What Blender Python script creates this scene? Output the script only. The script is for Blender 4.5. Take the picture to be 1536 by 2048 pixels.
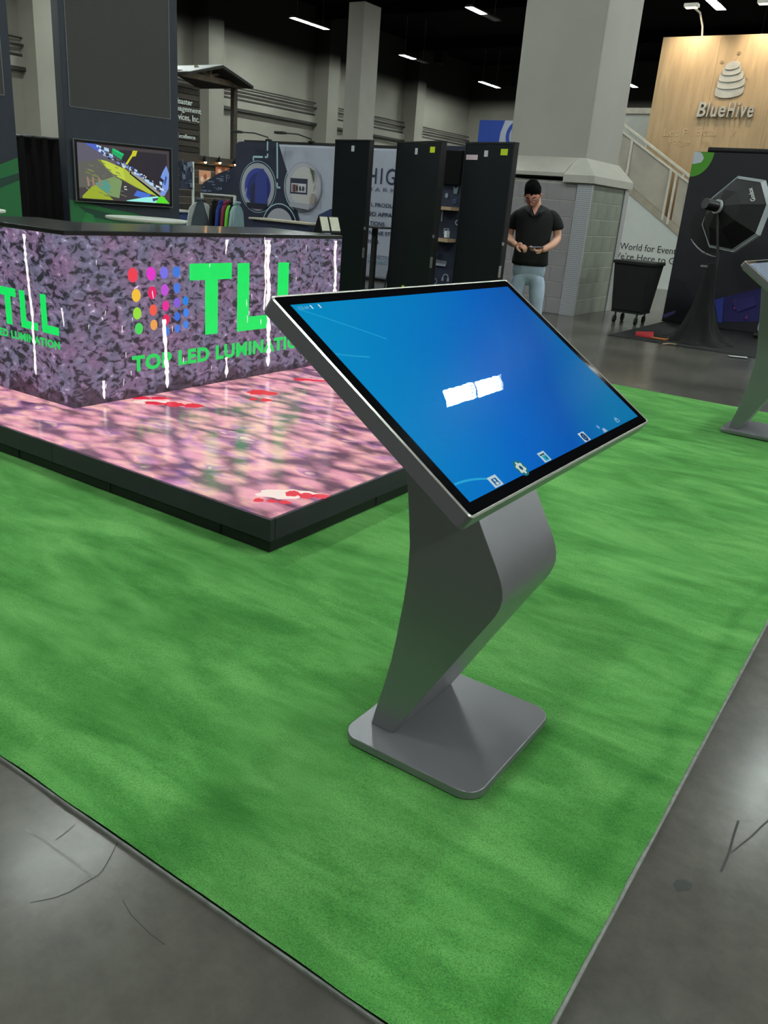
import bpy, bmesh, math, random
from math import sin, cos, pi, radians, atan2, sqrt
from mathutils import Vector, Matrix, noise
random.seed(7)
for o in list(bpy.data.objects): bpy.data.objects.remove(o)
SC = bpy.context.scene
COL = SC.collection
# ------------------------------------------------------------------ camera
FPX, PITCH, ROLL, YAW, EYE = 1635.1, 0.3628213, 0.0804651, 0.5698924, 1.4
_f0 = Vector((-sin(YAW), cos(YAW), 0)); _r0 = Vector((cos(YAW), sin(YAW), 0)); _z = Vector((0, 0, 1))
FW = _f0*cos(PITCH) - _z*sin(PITCH); _u0 = _f0*sin(PITCH) + _z*cos(PITCH)
RT = cos(ROLL)*_r0 + sin(ROLL)*_u0; UP = -sin(ROLL)*_r0 + cos(ROLL)*_u0
CAM = Vector((0, 0, EYE))
cd = bpy.data.cameras.new('camera'); cam = bpy.data.objects.new('camera', cd); COL.objects.link(cam)
cd.sensor_fit = 'VERTICAL'; cd.sensor_height = 36; cd.sensor_width = 27; cd.lens = FPX/2048*36
cd.clip_start = .05; cd.clip_end = 300
cam.matrix_world = Matrix(((RT.x, UP.x, -FW.x, 0), (RT.y, UP.y, -FW.y, 0), (RT.z, UP.z, -FW.z, EYE), (0, 0, 0, 1)))
SC.camera = cam
# ------------------------------------------------------------------ world, exposure, lamp settings
w = bpy.data.worlds.new('hall_dim'); SC.world = w; w.use_nodes = True
w.node_tree.nodes['Background'].inputs[0].default_value = (.5, .5, .5, 1)
w.node_tree.nodes['Background'].inputs[1].default_value = .05
SC.view_settings.view_transform = 'Standard'; SC.view_settings.look = 'None'
SC.view_settings.exposure = 0.0; SC.view_settings.gamma = 1; SC.view_settings.use_curve_mapping = False
TUBE = 235.0        # radiance of the fluorescent tubes in the high bay fixtures
SC.cycles.max_bounces = 6; SC.cycles.use_denoising = True
try: SC.cycles.use_light_tree = True
except Exception: pass
SC.cycles.sample_clamp_indirect = 4
CEIL = 10.5

# layout: a ray through a pixel of the photograph, met with a real plane of the hall
def ray(x, y): return RT*((x-768)/FPX) - UP*((y-1024)/FPX) + FW
def onz(x, y, z=0): d = ray(x, y); return CAM + d*((z-EYE)/d.z)
def onx(x, y, X): d = ray(x, y); return CAM + d*(X/d.x)
def ony(x, y, Y): d = ray(x, y); return CAM + d*(Y/d.y)
def onp(x, y, p, n): d = ray(x, y); return CAM + d*((p-CAM).dot(n)/d.dot(n))

# ------------------------------------------------------------------ materials
def lin(c):
    r = []
    for v in c[:3]:
        v = v/255.
        r.append(v/12.92 if v <= .04045 else ((v+.055)/1.055)**2.4)
    return (r[0], r[1], r[2], 1)
MATS = {}
def nt(name):
    m = bpy.data.materials.new(name); m.use_nodes = True
    t = m.node_tree; b = t.nodes['Principled BSDF']; MATS[name] = m
    return m, t, b
def N(t, kind, **kw):
    n = t.nodes.new(kind)
    for k, v in kw.items():
        if k in n.inputs: n.inputs[k].default_value = v
        else: setattr(n, k, v)
    return n
def L(t, a, ao, b, bi): t.links.new(a.outputs[ao], b.inputs[bi])
def coords(t, space='Object', scale=(1, 1, 1), rot=(0, 0, 0)):
    if space == 'World': g = N(t, 'ShaderNodeNewGeometry'); out = 'Position'
    else: g = N(t, 'ShaderNodeTexCoord'); out = space
    mp = N(t, 'ShaderNodeMapping'); mp.inputs['Scale'].default_value = scale; mp.inputs['Rotation'].default_value = rot
    L(t, g, out, mp, 'Vector'); return mp
def ramp(t, stops, src, so='Fac'):
    r = N(t, 'ShaderNodeValToRGB'); e = r.color_ramp.elements
    while len(e) < len(stops): e.new(.5)
    for i, (p, c) in enumerate(stops): e[i].position = p; e[i].color = c
    L(t, src, so, r, 'Fac'); return r
def mat(name, color, rough=.6, metal=0., vary=.12, nscale=6., bump=0., bscale=80., coat=0., spec=.5, space='Object', stretch=(1, 1, 1)):
    """a painted / plain surface: colour with a little procedural variation and optional fine relief"""
    if name in MATS: return MATS[name]
    m, t, b = nt(name); c = lin(color)
    mp = coords(t, space, stretch); n = N(t, 'ShaderNodeTexNoise', Scale=nscale, Detail=4.)
    L(t, mp, 'Vector', n, 'Vector')
    lo = tuple(v*(1-vary) for v in c[:3])+(1,); hi = tuple(min(1, v*(1+vary)) for v in c[:3])+(1,)
    r = ramp(t, [(.3, lo), (.7, hi)], n); L(t, r, 'Color', b, 'Base Color')
    b.inputs['Roughness'].default_value = rough; b.inputs['Metallic'].default_value = metal
    b.inputs['Coat Weight'].default_value = coat; b.inputs['Coat Roughness'].default_value = .1
    b.inputs['Specular IOR Level'].default_value = spec
    if bump:
        n2 = N(t, 'ShaderNodeTexNoise', Scale=bscale, Detail=3.); L(t, mp, 'Vector', n2, 'Vector')
        bp = N(t, 'ShaderNodeBump', Strength=bump, Distance=.01); L(t, n2, 'Fac', bp, 'Height'); L(t, bp, 'Normal', b, 'Normal')
    return m
def emit(name, color, strength=1.):
    if name in MATS: return MATS[name]
    m, t, b = nt(name); c = lin(color)
    n = N(t, 'ShaderNodeTexNoise', Scale=9.); mp = coords(t); L(t, mp, 'Vector', n, 'Vector')
    r = ramp(t, [(.3, tuple(v*.93 for v in c[:3])+(1,)), (.7, c)], n)
    b.inputs['Base Color'].default_value = (.01, .01, .01, 1); b.inputs['Roughness'].default_value = .4
    L(t, r, 'Color', b, 'Emission Color'); b.inputs['Emission Strength'].default_value = strength
    return m
def attr_mat(name, lit, strength=1., rough=.5):
    m, t, b = nt(name); a = N(t, 'ShaderNodeVertexColor'); a.layer_name = 'Col'
    b.inputs['Roughness'].default_value = rough
    if lit:
        b.inputs['Base Color'].default_value = (.01, .01, .01, 1)
        L(t, a, 'Color', b, 'Emission Color'); b.inputs['Emission Strength'].default_value = strength
    else: L(t, a, 'Color', b, 'Base Color')
    return m
attr_mat('print', False, rough=.6); attr_mat('screen_picture', True, 1.0, .25); attr_mat('screen_icon', True, .9, .1)

# ------------------------------------------------------------------ mesh builder
class MB:
    def __init__(s): s.v = []; s.f = []; s.c = []; s.mi = []; s.cur = None; s.m = 0
    def add(s, vs, fs):
        k = len(s.v); s.v += [Vector(v) for v in vs]
        for f in fs: s.f.append([i+k for i in f]); s.c.append(s.cur); s.mi.append(s.m)
        return s
    def box(s, x0, x1, y0, y1, z0, z1):
        return s.add([(x0,y0,z0),(x1,y0,z0),(x1,y1,z0),(x0,y1,z0),(x0,y0,z1),(x1,y0,z1),(x1,y1,z1),(x0,y1,z1)],
                     [(0,3,2,1),(4,5,6,7),(0,1,5,4),(1,2,6,5),(2,3,7,6),(3,0,4,7)])
    def bar(s, p0, p1, wdt, hgt, up=(0,0,1)):
        p0 = Vector(p0); p1 = Vector(p1); d = (p1-p0).normalized(); u = Vector(up)
        a = d.cross(u)
        if a.length < 1e-4: a = d.cross(Vector((1,0,0)))
        a.normalize(); b = a.cross(d); a = a*(wdt/2); b = b*(hgt/2)
        vs = [p0-a-b, p0+a-b, p0+a+b, p0-a+b, p1-a-b, p1+a-b, p1+a+b, p1-a+b]
        return s.add(vs, [(0,1,2,3),(7,6,5,4),(0,4,5,1),(1,5,6,2),(2,6,7,3),(3,7,4,0)])
    def cyl(s, p0, p1, r0, r1=None, n=16, caps=True):
        p0 = Vector(p0); p1 = Vector(p1); r1 = r0 if r1 is None else r1
        d = (p1-p0).normalized(); a = d.orthogonal().normalized(); b = d.cross(a)
        vs = [p0+(a*cos(2*pi*i/n)+b*sin(2*pi*i/n))*r0 for i in range(n)]+[p1+(a*cos(2*pi*i/n)+b*sin(2*pi*i/n))*r1 for i in range(n)]
        fs = [(i,(i+1)%n,n+(i+1)%n,n+i) for i in range(n)]
        if caps: fs += [tuple(range(n-1,-1,-1)), tuple(range(n,2*n))]
        return s.add(vs, fs)
    def tube(s, pts, r, n=8):
        pts = [Vector(p) for p in pts]; rings = []; a = None
        for i, p in enumerate(pts):
            d = (pts[min(i+1,len(pts)-1)]-pts[max(i-1,0)]).normalized()
            a = d.orthogonal().normalized() if a is None else (a-d*a.dot(d)).normalized()
            b = d.cross(a); rr = r[i] if isinstance(r,(list,tuple)) else r
            rings.append([p+(a*cos(2*pi*j/n)+b*sin(2*pi*j/n))*rr for j in range(n)])
        vs = [v for ring in rings for v in ring]; fs = []
        for i in range(len(pts)-1):
            for j in range(n): fs.append((i*n+j, i*n+(j+1)%n, (i+1)*n+(j+1)%n, (i+1)*n+j))
        fs += [tuple(range(n-1,-1,-1)), tuple(range((len(pts)-1)*n, len(pts)*n))]
        return s.add(vs, fs)
    def prism(s, pts, ext):
        pts = [Vector(p) for p in pts]; e = Vector(ext); n = len(pts)
        nrm = Vector((0,0,0))
        for i in range(n): nrm += pts[i].cross(pts[(i+1)%n])
        if nrm.dot(e) > 0: pts = pts[::-1]
        return s.add(pts+[p+e for p in pts], [tuple(range(n)), tuple(range(2*n-1,n-1,-1))]+[(i,n+i,n+(i+1)%n,(i+1)%n) for i in range(n)])
    def lathe(s, prof, n=24, c=(0,0,0), wob=None):
        c = Vector(c); vs = []; m = len(prof)
        for i in range(n):
            t = 2*pi*i/n
            for r, z in prof:
                rr = r*(1+(wob(t, z) if wob else 0)); vs.append(c+Vector((rr*cos(t), rr*sin(t), z)))
        fs = []
        for i in range(n):
            for j in range(m-1): fs.append((i*m+j, ((i+1)%n)*m+j, ((i+1)%n)*m+j+1, i*m+j+1))
        if prof[0][0] > 1e-6: fs.append(tuple(i*m for i in range(n-1,-1,-1)))
        if prof[-1][0] > 1e-6: fs.append(tuple(i*m+m-1 for i in range(n)))
        return s.add(vs, fs)
    def poly(s, pts): return s.add(pts, [tuple(range(len(pts)))])
    def build(s, name, mats, parent=None, local=False, smooth=False, bevel=0., seg=2, origin=None, sub=0):
        """link as ONE mesh object; world coordinates unless local"""
        me = bpy.data.meshes.new(name)
        if local: org = Vector((0,0,0))
        elif parent is not None: org = worldloc(parent)
        elif origin is not None: org = Vector(origin)
        else:
            lo = [min(v[i] for v in s.v) for i in range(3)]; hi = [max(v[i] for v in s.v) for i in range(3)]
            org = Vector(((lo[0]+hi[0])/2, (lo[1]+hi[1])/2, lo[2]))
        me.from_pydata([v-org for v in s.v], [], s.f)
        mats = mats if isinstance(mats,(list,tuple)) else [mats]
        for m in mats: me.materials.append(MATS[m] if isinstance(m,str) else m)
        for p, i in zip(me.polygons, s.mi): p.material_index = i
        if any(c is not None for c in s.c):
            ca = me.color_attributes.new('Col', 'FLOAT_COLOR', 'CORNER')
            for p, c in zip(me.polygons, s.c):
                cc = c or (.5,.5,.5,1)
                for li in p.loop_indices: ca.data[li].color = cc
        if smooth:
            me.polygons.foreach_set('use_smooth', [True]*len(me.polygons))
            try: me.set_sharp_from_angle(angle=radians(38))
            except Exception: pass
        me.update()
        o = bpy.data.objects.new(name, me); COL.objects.link(o)
        if parent is not None: o.parent = parent
        elif not local: o.location = org
        if bevel:
            b = o.modifiers.new('bevel', 'BEVEL'); b.width = bevel; b.segments = seg; b.limit_method = 'ANGLE'; b.angle_limit = radians(40)
        if sub:
            b = o.modifiers.new('sub', 'SUBSURF'); b.levels = sub; b.render_levels = sub
        return o
def worldloc(o):
    v = Vector(o.location); p = o.parent
    while p is not None: v = v + p.location; p = p.parent
    return v
def tag(o, label=None, cat=None, group=None, kind=None):
    if label: o['label'] = label
    if cat: o['category'] = cat
    if group: o['group'] = group
    if kind: o['kind'] = kind
    return o
def thing(name, label, cat, loc=(0,0,0), rz=0., group=None):
    o = bpy.data.objects.new(name, None); COL.objects.link(o); o.location = loc; o.rotation_euler = (0,0,rz)
    o.empty_display_size = .1
    return tag(o, label, cat, group)
def struct(o): o['kind'] = 'structure'; return o
KIDS = {}
def copy_tree(o, parent=None):
    c = o.copy(); COL.objects.link(c)
    if parent is not None: c.parent = parent
    for ch in [x for x in bpy.data.objects if x.parent == o]: copy_tree(ch, c)
    return c
# flat pictures and lettering ------------------------------------------------
class Pic:
    """a flat picture: coloured polygons on a plane P0 + U*u + V*v, each lying a hair above the last"""
    def __init__(s, P0, U, V, step=.0004, lift=.0006):
        s.P=Vector(P0); s.U=Vector(U); s.V=Vector(V); s.n=s.U.cross(s.V).normalized(); s.k=lift; s.step=step; s.mb=MB()
    def poly(s, color, pts):
        s.mb.cur = lin(color); s.mb.poly([s.P+s.U*u+s.V*v+s.n*s.k for u, v in pts]); s.k += s.step; return s
    def rect(s, color, u0, v0, u1, v1): return s.poly(color, [(u0,v0),(u1,v0),(u1,v1),(u0,v1)])
    def disc(s, color, u, v, r, rv=None, n=28, a0=0, a1=2*pi):
        rv = r if rv is None else rv
        k = n if abs(a1-a0) > 6.2 else n+1
        return s.poly(color, [(u+r*cos(a0+(a1-a0)*i/n), v+rv*sin(a0+(a1-a0)*i/n)) for i in range(k)])
    def ring(s, color, u, v, r, wd, n=36, a0=0, a1=2*pi, asp=1.):
        s.mb.cur = lin(color); vs=[]; 
        for i in range(n+1):
            t=a0+(a1-a0)*i/n
            for rr in (r-wd/2, r+wd/2): vs.append(s.P+s.U*(u+rr*cos(t))+s.V*(v+rr*asp*sin(t))+s.n*s.k)
        s.mb.add(vs, [(2*i,2*i+1,2*i+3,2*i+2) for i in range(n)]); s.k += s.step; return s
    def line(s, color, pts, wd):
        s.mb.cur = lin(color)
        for (a,b),(c,d) in zip(pts[:-1], pts[1:]):
            l = sqrt((c-a)**2+(d-b)**2) or 1; nx,ny = -(d-b)/l*wd/2,(c-a)/l*wd/2
            s.mb.poly([s.P+s.U*u+s.V*v+s.n*s.k for u,v in ((a-nx,b-ny),(c-nx,d-ny),(c+nx,d+ny),(a+nx,b+ny))])
        s.k += s.step; return s
    def build(s, name, m, parent=None, local=False): return s.mb.build(name, m, parent, local)
def letters(s, bold=0., shear=0., spacing=1.):
    cu = bpy.data.curves.new('t','FONT'); cu.body = s; cu.size = 1; cu.offset = bold; cu.shear = shear; cu.resolution_u = 3; cu.space_character = spacing
    o = bpy.data.objects.new('t', cu); COL.objects.link(o)
    me = bpy.data.meshes.new_from_object(o.evaluated_get(bpy.context.evaluated_depsgraph_get()))
    bpy.data.objects.remove(o); bpy.data.curves.remove(cu)
    vs = [v.co.copy() for v in me.vertices]; fs = [list(p.vertices) for p in me.polygons]; bpy.data.meshes.remove(me)
    return vs, fs
def text(name, s, P0, U, V, width, height, m, parent=None, bold=0., depth=.002, lift=.001, shear=0., spacing=1., local=False, color=None):
    """lettering fitted into width x height with its lower left corner at P0"""
    vs, fs = letters(s, bold, shear, spacing)
    x0=min(v.x for v in vs); x1=max(v.x for v in vs); y0=min(v.y for v in vs); y1=max(v.y for v in vs)
    U=Vector(U); V=Vector(V); n=U.cross(V).normalized(); P0=Vector(P0)
    if width is None: width=(x1-x0)*height/(y1-y0)
    pt=[P0+U*((v.x-x0)/(x1-x0)*width)+V*((v.y-y0)/(y1-y0)*height)+n*(lift+depth) for v in vs]
    mb=MB(); mb.cur = lin(color) if color else None; mb.add(pt, fs)
    # side walls so that the letters have thickness
    if depth > .0015:
        from collections import Counter
        ed=Counter()
        for f in fs:
            for a,b in zip(f, f[1:]+f[:1]): ed[(a,b)]+=1
        base=len(mb.v); mb.v += [p-n*depth for p in pt]
        for (a,b) in ed:
            if (b,a) not in ed: mb.f.append([a, base+a, base+b, b]); mb.c.append(mb.cur); mb.mi.append(0)
    return mb.build(name, m, parent, local)

# ------------------------------------------------------------------ structure
# polished concrete
m, t, b = nt('concrete')
mp = coords(t, 'World'); n1 = N(t,'ShaderNodeTexNoise',Scale=.9,Detail=6.,Roughness=.6); L(t,mp,'Vector',n1,'Vector')
n2 = N(t,'ShaderNodeTexNoise',Scale=14.,Detail=6.,Roughness=.7); L(t,mp,'Vector',n2,'Vector')
mx = N(t,'ShaderNodeMath',operation='MULTIPLY_ADD'); L(t,n2,'Fac',mx,0); mx.inputs[1].default_value=.42; L(t,n1,'Fac',mx,2)
r = ramp(t, [(.42, lin((62,60,56))), (.66, lin((84,81,76))), (.92, lin((104,100,93)))], mx, 'Value')
vo = N(t,'ShaderNodeTexVoronoi',Scale=.75,feature='DISTANCE_TO_EDGE'); 
nd = N(t,'ShaderNodeTexNoise',Scale=2.5,Detail=6.); L(t,mp,'Vector',nd,'Vector')
va = N(t,'ShaderNodeVectorMath',operation='MULTIPLY_ADD'); L(t,nd,'Color',va,0); va.inputs[1].default_value=(.9,.9,.9); L(t,mp,'Vector',va,2); L(t,va,'Vector',vo,'Vector')
cr = ramp(t, [(0., (.93,.93,.93,1)), (.0035, (1,1,1,1))], vo, 'Distance')
ncr = N(t,'ShaderNodeTexNoise',Scale=.8); L(t,mp,'Vector',ncr,'Vector'); rc = ramp(t, [(.5,(0,0,0,1)),(.62,(1,1,1,1))], ncr)
mm = N(t,'ShaderNodeMix',data_type='RGBA'); L(t,rc,'Color',mm,0); mm.inputs[6].default_value=(1,1,1,1); L(t,cr,'Color',mm,7)
mu = N(t,'ShaderNodeMix',data_type='RGBA',blend_type='MULTIPLY'); mu.inputs[0].default_value=1; L(t,r,'Color',mu,6); L(t,mm,2,mu,7)
L(t,mu,2,b,'Base Color')
rr = ramp(t, [(.3,(.17,.17,.17,1)),(.75,(.23,.23,.23,1))], n2); L(t,rr,'Color',b,'Roughness')
b.inputs['Specular IOR Level'].default_value=.10
bp = N(t,'ShaderNodeBump',Strength=.05,Distance=.003); L(t,n2,'Fac',bp,'Height'); L(t,bp,'Normal',b,'Normal')
WL, WB, WR, WF = -31.0, 55.2, 24.0, -18.0
o = MB().box(WL-1, WR+1, WF-1, WB+1, -.1, 0).build('floor', 'concrete'); struct(o)
fl=o
# scuffs, a pale scratch, cracks and a stain on the floor
def floor_mark(name,col,pts,wd,closed=False):
    P=[onz(x,y,0) for x,y in pts]; q=Pic((0,0,0),(1,0,0),(0,1,0),lift=.0004)
    if closed: q.poly(col,[(p.x,p.y) for p in P])
    else: q.line(col,[(p.x,p.y) for p in P],wd)
    q.build(name,'print',fl)
floor_mark('scratch',(132,128,122),[(52,1660),(90,1683),(120,1705),(150,1727),(187,1755)],.005)
floor_mark('crack',(40,39,37),[(235,1685),(222,1712),(205,1742),(196,1751),(173,1764),(140,1784),(109,1796),(60,1806)],.0025)
floor_mark('crack',(40,39,37),[(150,1650),(128,1668),(112,1680)],.0025)
floor_mark('scuff',(38,37,35),[(1477,1641),(1468,1668),(1458,1705),(1442,1744)],.006); floor_mark('scuff',(42,41,39),[(1540,1638),(1500,1675),(1462,1706)],.004)
floor_mark('stain',(44,46,42),[(1345,1770),(1352,1760),(1372,1760),(1386,1770),(1380,1782),(1355,1785)],0,True)
floor_mark('crack',(40,39,37),[(245,1800),(262,1830),(300,1868),(330,1890)],.002)
# hall walls: beige paint up to 8 m, black above
m, t, b = nt('hall_wall_paint')
mp = coords(t,'World'); n1 = N(t,'ShaderNodeTexNoise',Scale=.35,Detail=5.); L(t,mp,'Vector',n1,'Vector')
r = ramp(t, [(.3, lin((140,136,127))), (.7, lin((156,151,141)))], n1)
sx = N(t,'ShaderNodeSeparateXYZ'); L(t,mp,'Vector',sx,'Vector')
th = N(t,'ShaderNodeMapRange'); th.inputs['From Min'].default_value=7.6; th.inputs['From Max'].default_value=8.4; L(t,sx,'Z',th,'Value')
mm = N(t,'ShaderNodeMix',data_type='RGBA'); L(t,th,'Result',mm,0); L(t,r,'Color',mm,6); mm.inputs[7].default_value=lin((34,33,33))
L(t,mm,2,b,'Base Color'); b.inputs['Roughness'].default_value=.8
mat('column_paint', (160,155,148), .75, vary=.05, nscale=1.2, space='World')
mat('black_ceiling', (10,10,12), .95, vary=.3, nscale=.5, spec=.05)
mat('ledge_dark', (60,58,55), .8)
struct(MB().box(WL-.3, WL, WF, WB, 0, CEIL).build('wall_left','hall_wall_paint'))
struct(MB().box(WL-.3, WR, WB, WB+.3, 0, CEIL).build('wall_back','hall_wall_paint'))
struct(MB().box(WR, WR+.3, WF, WB, 0, CEIL).build('wall_right','hall_wall_paint'))
struct(MB().box(WL-.3, WR, WF-.3, WF, 0, CEIL).build('wall_front','hall_wall_paint'))
ce = struct(MB().box(WL-.3, WR+.3, WF-.3, WB+.3, CEIL, CEIL+.2).build('ceiling','black_ceiling'))
for i in range(9):   # roof beams
    y = -14+i*8.7
    MB().box(WL, WR, y-.15, y+.15, CEIL-.55, CEIL).build('roof_beam','black_ceiling', ce)
# ledges and pipes along the left wall, pilasters
led = MB().box(WL, WL+.30, WF, WB, 5.02, 5.35).build('trim_1','hall_wall_paint'); struct(led)
MB().box(WL, WL+.28, WF, WB, 4.9, 5.02).build('ledge_shade','ledge_dark', led)  # solid dark strip standing in for the shade under the ledge
struct(MB().cyl((WL+.2,WF,5.75),(WL+.2,WB,5.75),.05,n=8).build('trim_2','ledge_dark'))
struct(MB().cyl((WL+.15,WF,6.0),(WL+.15,WB,6.0),.03,n=8).build('trim_3','ledge_dark'))
struct(MB().box(WL, WL+.12, WF, WB, 5.4, 5.47).build('trim_4','ledge_dark'))
for y0 in (20.75, 29.45, 38.1, 46.85, 12.05, 3.35):
    struct(MB().box(WL, WL+.95, y0, y0+.95, 0, CEIL-.6).build('pilaster','hall_wall_paint'))
pl = struct(MB().box(-18.95-.05, -18.35, 25.0, 25.95, 0, 7.45).build('pillar','column_paint', bevel=.02))

# the big column with block base
CXA, CXB, CYA, CYB = -6.12, -4.87, 12.23, 13.6
colr = struct(MB().box(CXA, CXB, CYA, CYB, 1.9, CEIL).build('pillar','column_paint', bevel=.03))
BX0, BX1, BY0, BY1 = -6.4, -4.6, 11.927, 13.5
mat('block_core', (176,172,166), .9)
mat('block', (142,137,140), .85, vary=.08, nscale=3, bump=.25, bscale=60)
mat('block_shaded', (124,127,116), .85, vary=.1, nscale=3, bump=.25, bscale=60)  # same blocks, shade of the side face put into the colour
base = struct(MB().box(BX0+.03, BX1-.012, BY0+.013, BY1, 0, 1.86).build('pillar','block_core'))
CO = .2285; bl = (BX1-BX0)/4
shared = {}
def brick(kx, w_, side):
    key=(round(w_,3), side)
    if key not in shared:
        mb = MB()
        if side: mb.box(0,.022,.0004,w_-.0004,.003,CO-.004)
        else: mb.box(.0004,w_-.0004,.008,.03,.003,CO-.004)
        o = mb.build('brick','block_shaded' if side else 'block', base, local=True, bevel=.004, seg=1); shared[key]=o; return o
    o = shared[key].copy(); COL.objects.link(o); return o
bo = worldloc(base)
for k in range(8):
    off = bl/2 if k%2 else 0
    xs = [BX0]+[BX0+bl*i+off for i in range(0 if off else 1, 4)]+[BX1]
    for a, c in zip(xs[:-1], xs[1:]):
        o = brick(0, c-a, False); o.location = Vector((a, BY0, k*CO))-bo
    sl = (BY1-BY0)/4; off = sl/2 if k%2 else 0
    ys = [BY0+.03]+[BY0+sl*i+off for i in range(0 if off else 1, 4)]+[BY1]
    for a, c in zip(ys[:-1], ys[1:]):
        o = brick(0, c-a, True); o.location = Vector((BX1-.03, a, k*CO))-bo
m, t, b = nt('diamond_plate')
mp = coords(t,'World',(48,48,36),(0,radians(0),0)); 
sx=N(t,'ShaderNodeSeparateXYZ'); L(t,mp,'Vector',sx,'Vector')
ad=N(t,'ShaderNodeMath',operation='ADD'); L(t,sx,'X',ad,0); L(t,sx,'Y',ad,1)
cb=N(t,'ShaderNodeCombineXYZ'); 
p1=N(t,'ShaderNodeMath',operation='ADD'); L(t,ad,'Value',p1,0); L(t,sx,'Z',p1,1)
p2=N(t,'ShaderNodeMath',operation='SUBTRACT'); L(t,ad,'Value',p2,0); L(t,sx,'Z',p2,1)
L(t,p1,'Value',cb,'X'); L(t,p2,'Value',cb,'Y')
ck=N(t,'ShaderNodeTexChecker',Scale=1.); L(t,cb,'Vector',ck,'Vector'); ck.inputs['Color1'].default_value=lin((160,162,170)); ck.inputs['Color2'].default_value=lin((216,216,220))
L(t,ck,'Color',b,'Base Color'); b.inputs['Metallic'].default_value=.5; b.inputs['Roughness'].default_value=.35
bp=N(t,'ShaderNodeBump',Strength=.4,Distance=.004); L(t,ck,'Fac',bp,'Height'); L(t,bp,'Normal',b,'Normal')
mb = MB().box(BX1-.21, BX1+.012, BY0-.012, BY0, 0, 1.83); mb.box(BX1, BX1+.012, BY0, BY0+.05, 0, 1.83)
mb.build('corner_guard','diamond_plate', base, bevel=.003)
mb = MB().box(BX1, BX1+.012, BY1-.16, BY1+.01, 0, 1.83); mb.build('corner_guard','diamond_plate', base)
def frustum(x0,x1,y0,y1,z0,X0,X1,Y0,Y1,z1): 
    return MB().add([(x0,y0,z0),(x1,y0,z0),(x1,y1,z0),(x0,y1,z0),(X0,Y0,z1),(X1,Y0,z1),(X1,Y1,z1),(X0,Y1,z1)],
                    [(0,3,2,1),(4,5,6,7),(0,1,5,4),(1,2,6,5),(2,3,7,6),(3,0,4,7)])
mat('cap_paint', (172,168,159), .7, vary=.05)
XS = -5.03
frustum(XS,BX1+.04,BY0-.05,BY1+.05,1.945, XS+.04,CXB+.01,CYA-.02,CYB+.02,2.19).build('cap','cap_paint', base)
MB().box(XS,BX1+.04,BY0-.05,BY1+.05,1.845,1.945).build('cap_band','cap_paint', base)
frustum(BX0-.05,XS-.004,BY0-.05,BY1+.05,1.965, CXA-.02,XS+.036,CYA-.02,CYB+.02,2.19).build('cap','cap_paint', base)
MB().box(BX0-.05,XS-.004,BY0-.05,BY1+.05,1.915,1.965).build('cap_band','cap_paint', base)

# ------------------------------------------------------------------ high bay lights
def tube_mat():
    m, t, b = nt('fluorescent_tube'); 
    n = N(t,'ShaderNodeTexNoise',Scale=3.); r = ramp(t,[(.2,(.86,1.,.93,1)),(.8,(.92,1.,.97,1))],n)
    L(t,r,'Color',b,'Emission Color'); b.inputs['Emission Strength'].default_value = TUBE
tube_mat(); mat('tube_off',(150,152,150),.4)
mat('fixture_white', (120,120,118), .5, vary=.03); mat('fixture_grey', (120,122,120), .5)
LZ = 8.5
def high_bay(label, loc, group, half=False):
    t_ = thing('high_bay_light', label, 'ceiling light', loc, 0, group)
    mb = MB(); mb.add([(-.17,-1.25,.0),(.17,-1.25,.0),(.17,1.25,.0),(-.17,1.25,.0),(-.11,-1.22,.09),(.11,-1.22,.09),(.11,1.22,.09),(-.11,1.22,.09)],
        [(4,5,6,7),(0,4,7,3),(1,2,6,5),(0,1,5,4),(2,3,7,6)])
    mb.box(-.11,.11,-1.22,1.22,.08,.09); mb.build('housing','fixture_white', t_, local=True)
    MB().box(-.17,.17,-.03,.03,-.01,.06).build('divider','fixture_grey', t_, local=True)
    for h in (-1, 1):
        for k in range(5):
            x = -.132+.066*k
            MB().box(x-.0115, x+.0115, h*.62-.57, h*.62+.57, .012, .03).build('fluorescent_tube','tube_off' if (half and h>0) else 'fluorescent_tube', t_, local=True)
    for y in (-.9,.9): MB().cyl((0,y,.09),(0,y,CEIL-LZ-.001),.006,n=6).build('hanger_wire','fixture_grey', t_, local=True)
    return t_
first = None
named = {(-3,3):'fluorescent high bay light at upper left, in front of the round-cornered pillar top',
         (-2,3):'fluorescent high bay light high up beside the big column, nearest the top edge',
         (-3,4):'fluorescent high bay light in mid picture above the black panels',
         (-3,5):'small far fluorescent high bay light just left of the big column',
         (-2,5):'small far fluorescent high bay light just right of the big column',
         (-1,3):'fluorescent high bay light cut off by the top edge above the wood wall',
         (0,1):'high bay light outside the frame whose glare shows on the touchscreen'}
for i in range(-3, 3):
    for j in range(-1, 6):
        loc = (-.5+8.75*i, 6.3+8.7*j + (.0 if j else 0), LZ)
        if (i,j)==(-2,2): continue        # this one is not lit and out of view
        lab = named.get((i,j), 'white fluorescent high bay light hanging from the black ceiling')
        grp = 'high bay lights hanging in rows from the ceiling'
        if first is None: first = high_bay(lab, loc, grp); src = first
        elif (i,j) in ((-2,3),(-3,4)): high_bay(lab, loc, grp, True)
        else:
            o = copy_tree(first); o.location = loc; o['label'] = lab
# ------------------------------------------------------------------ green carpet
m, t, b = nt('green_carpet')
mp = coords(t,'World')
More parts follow.
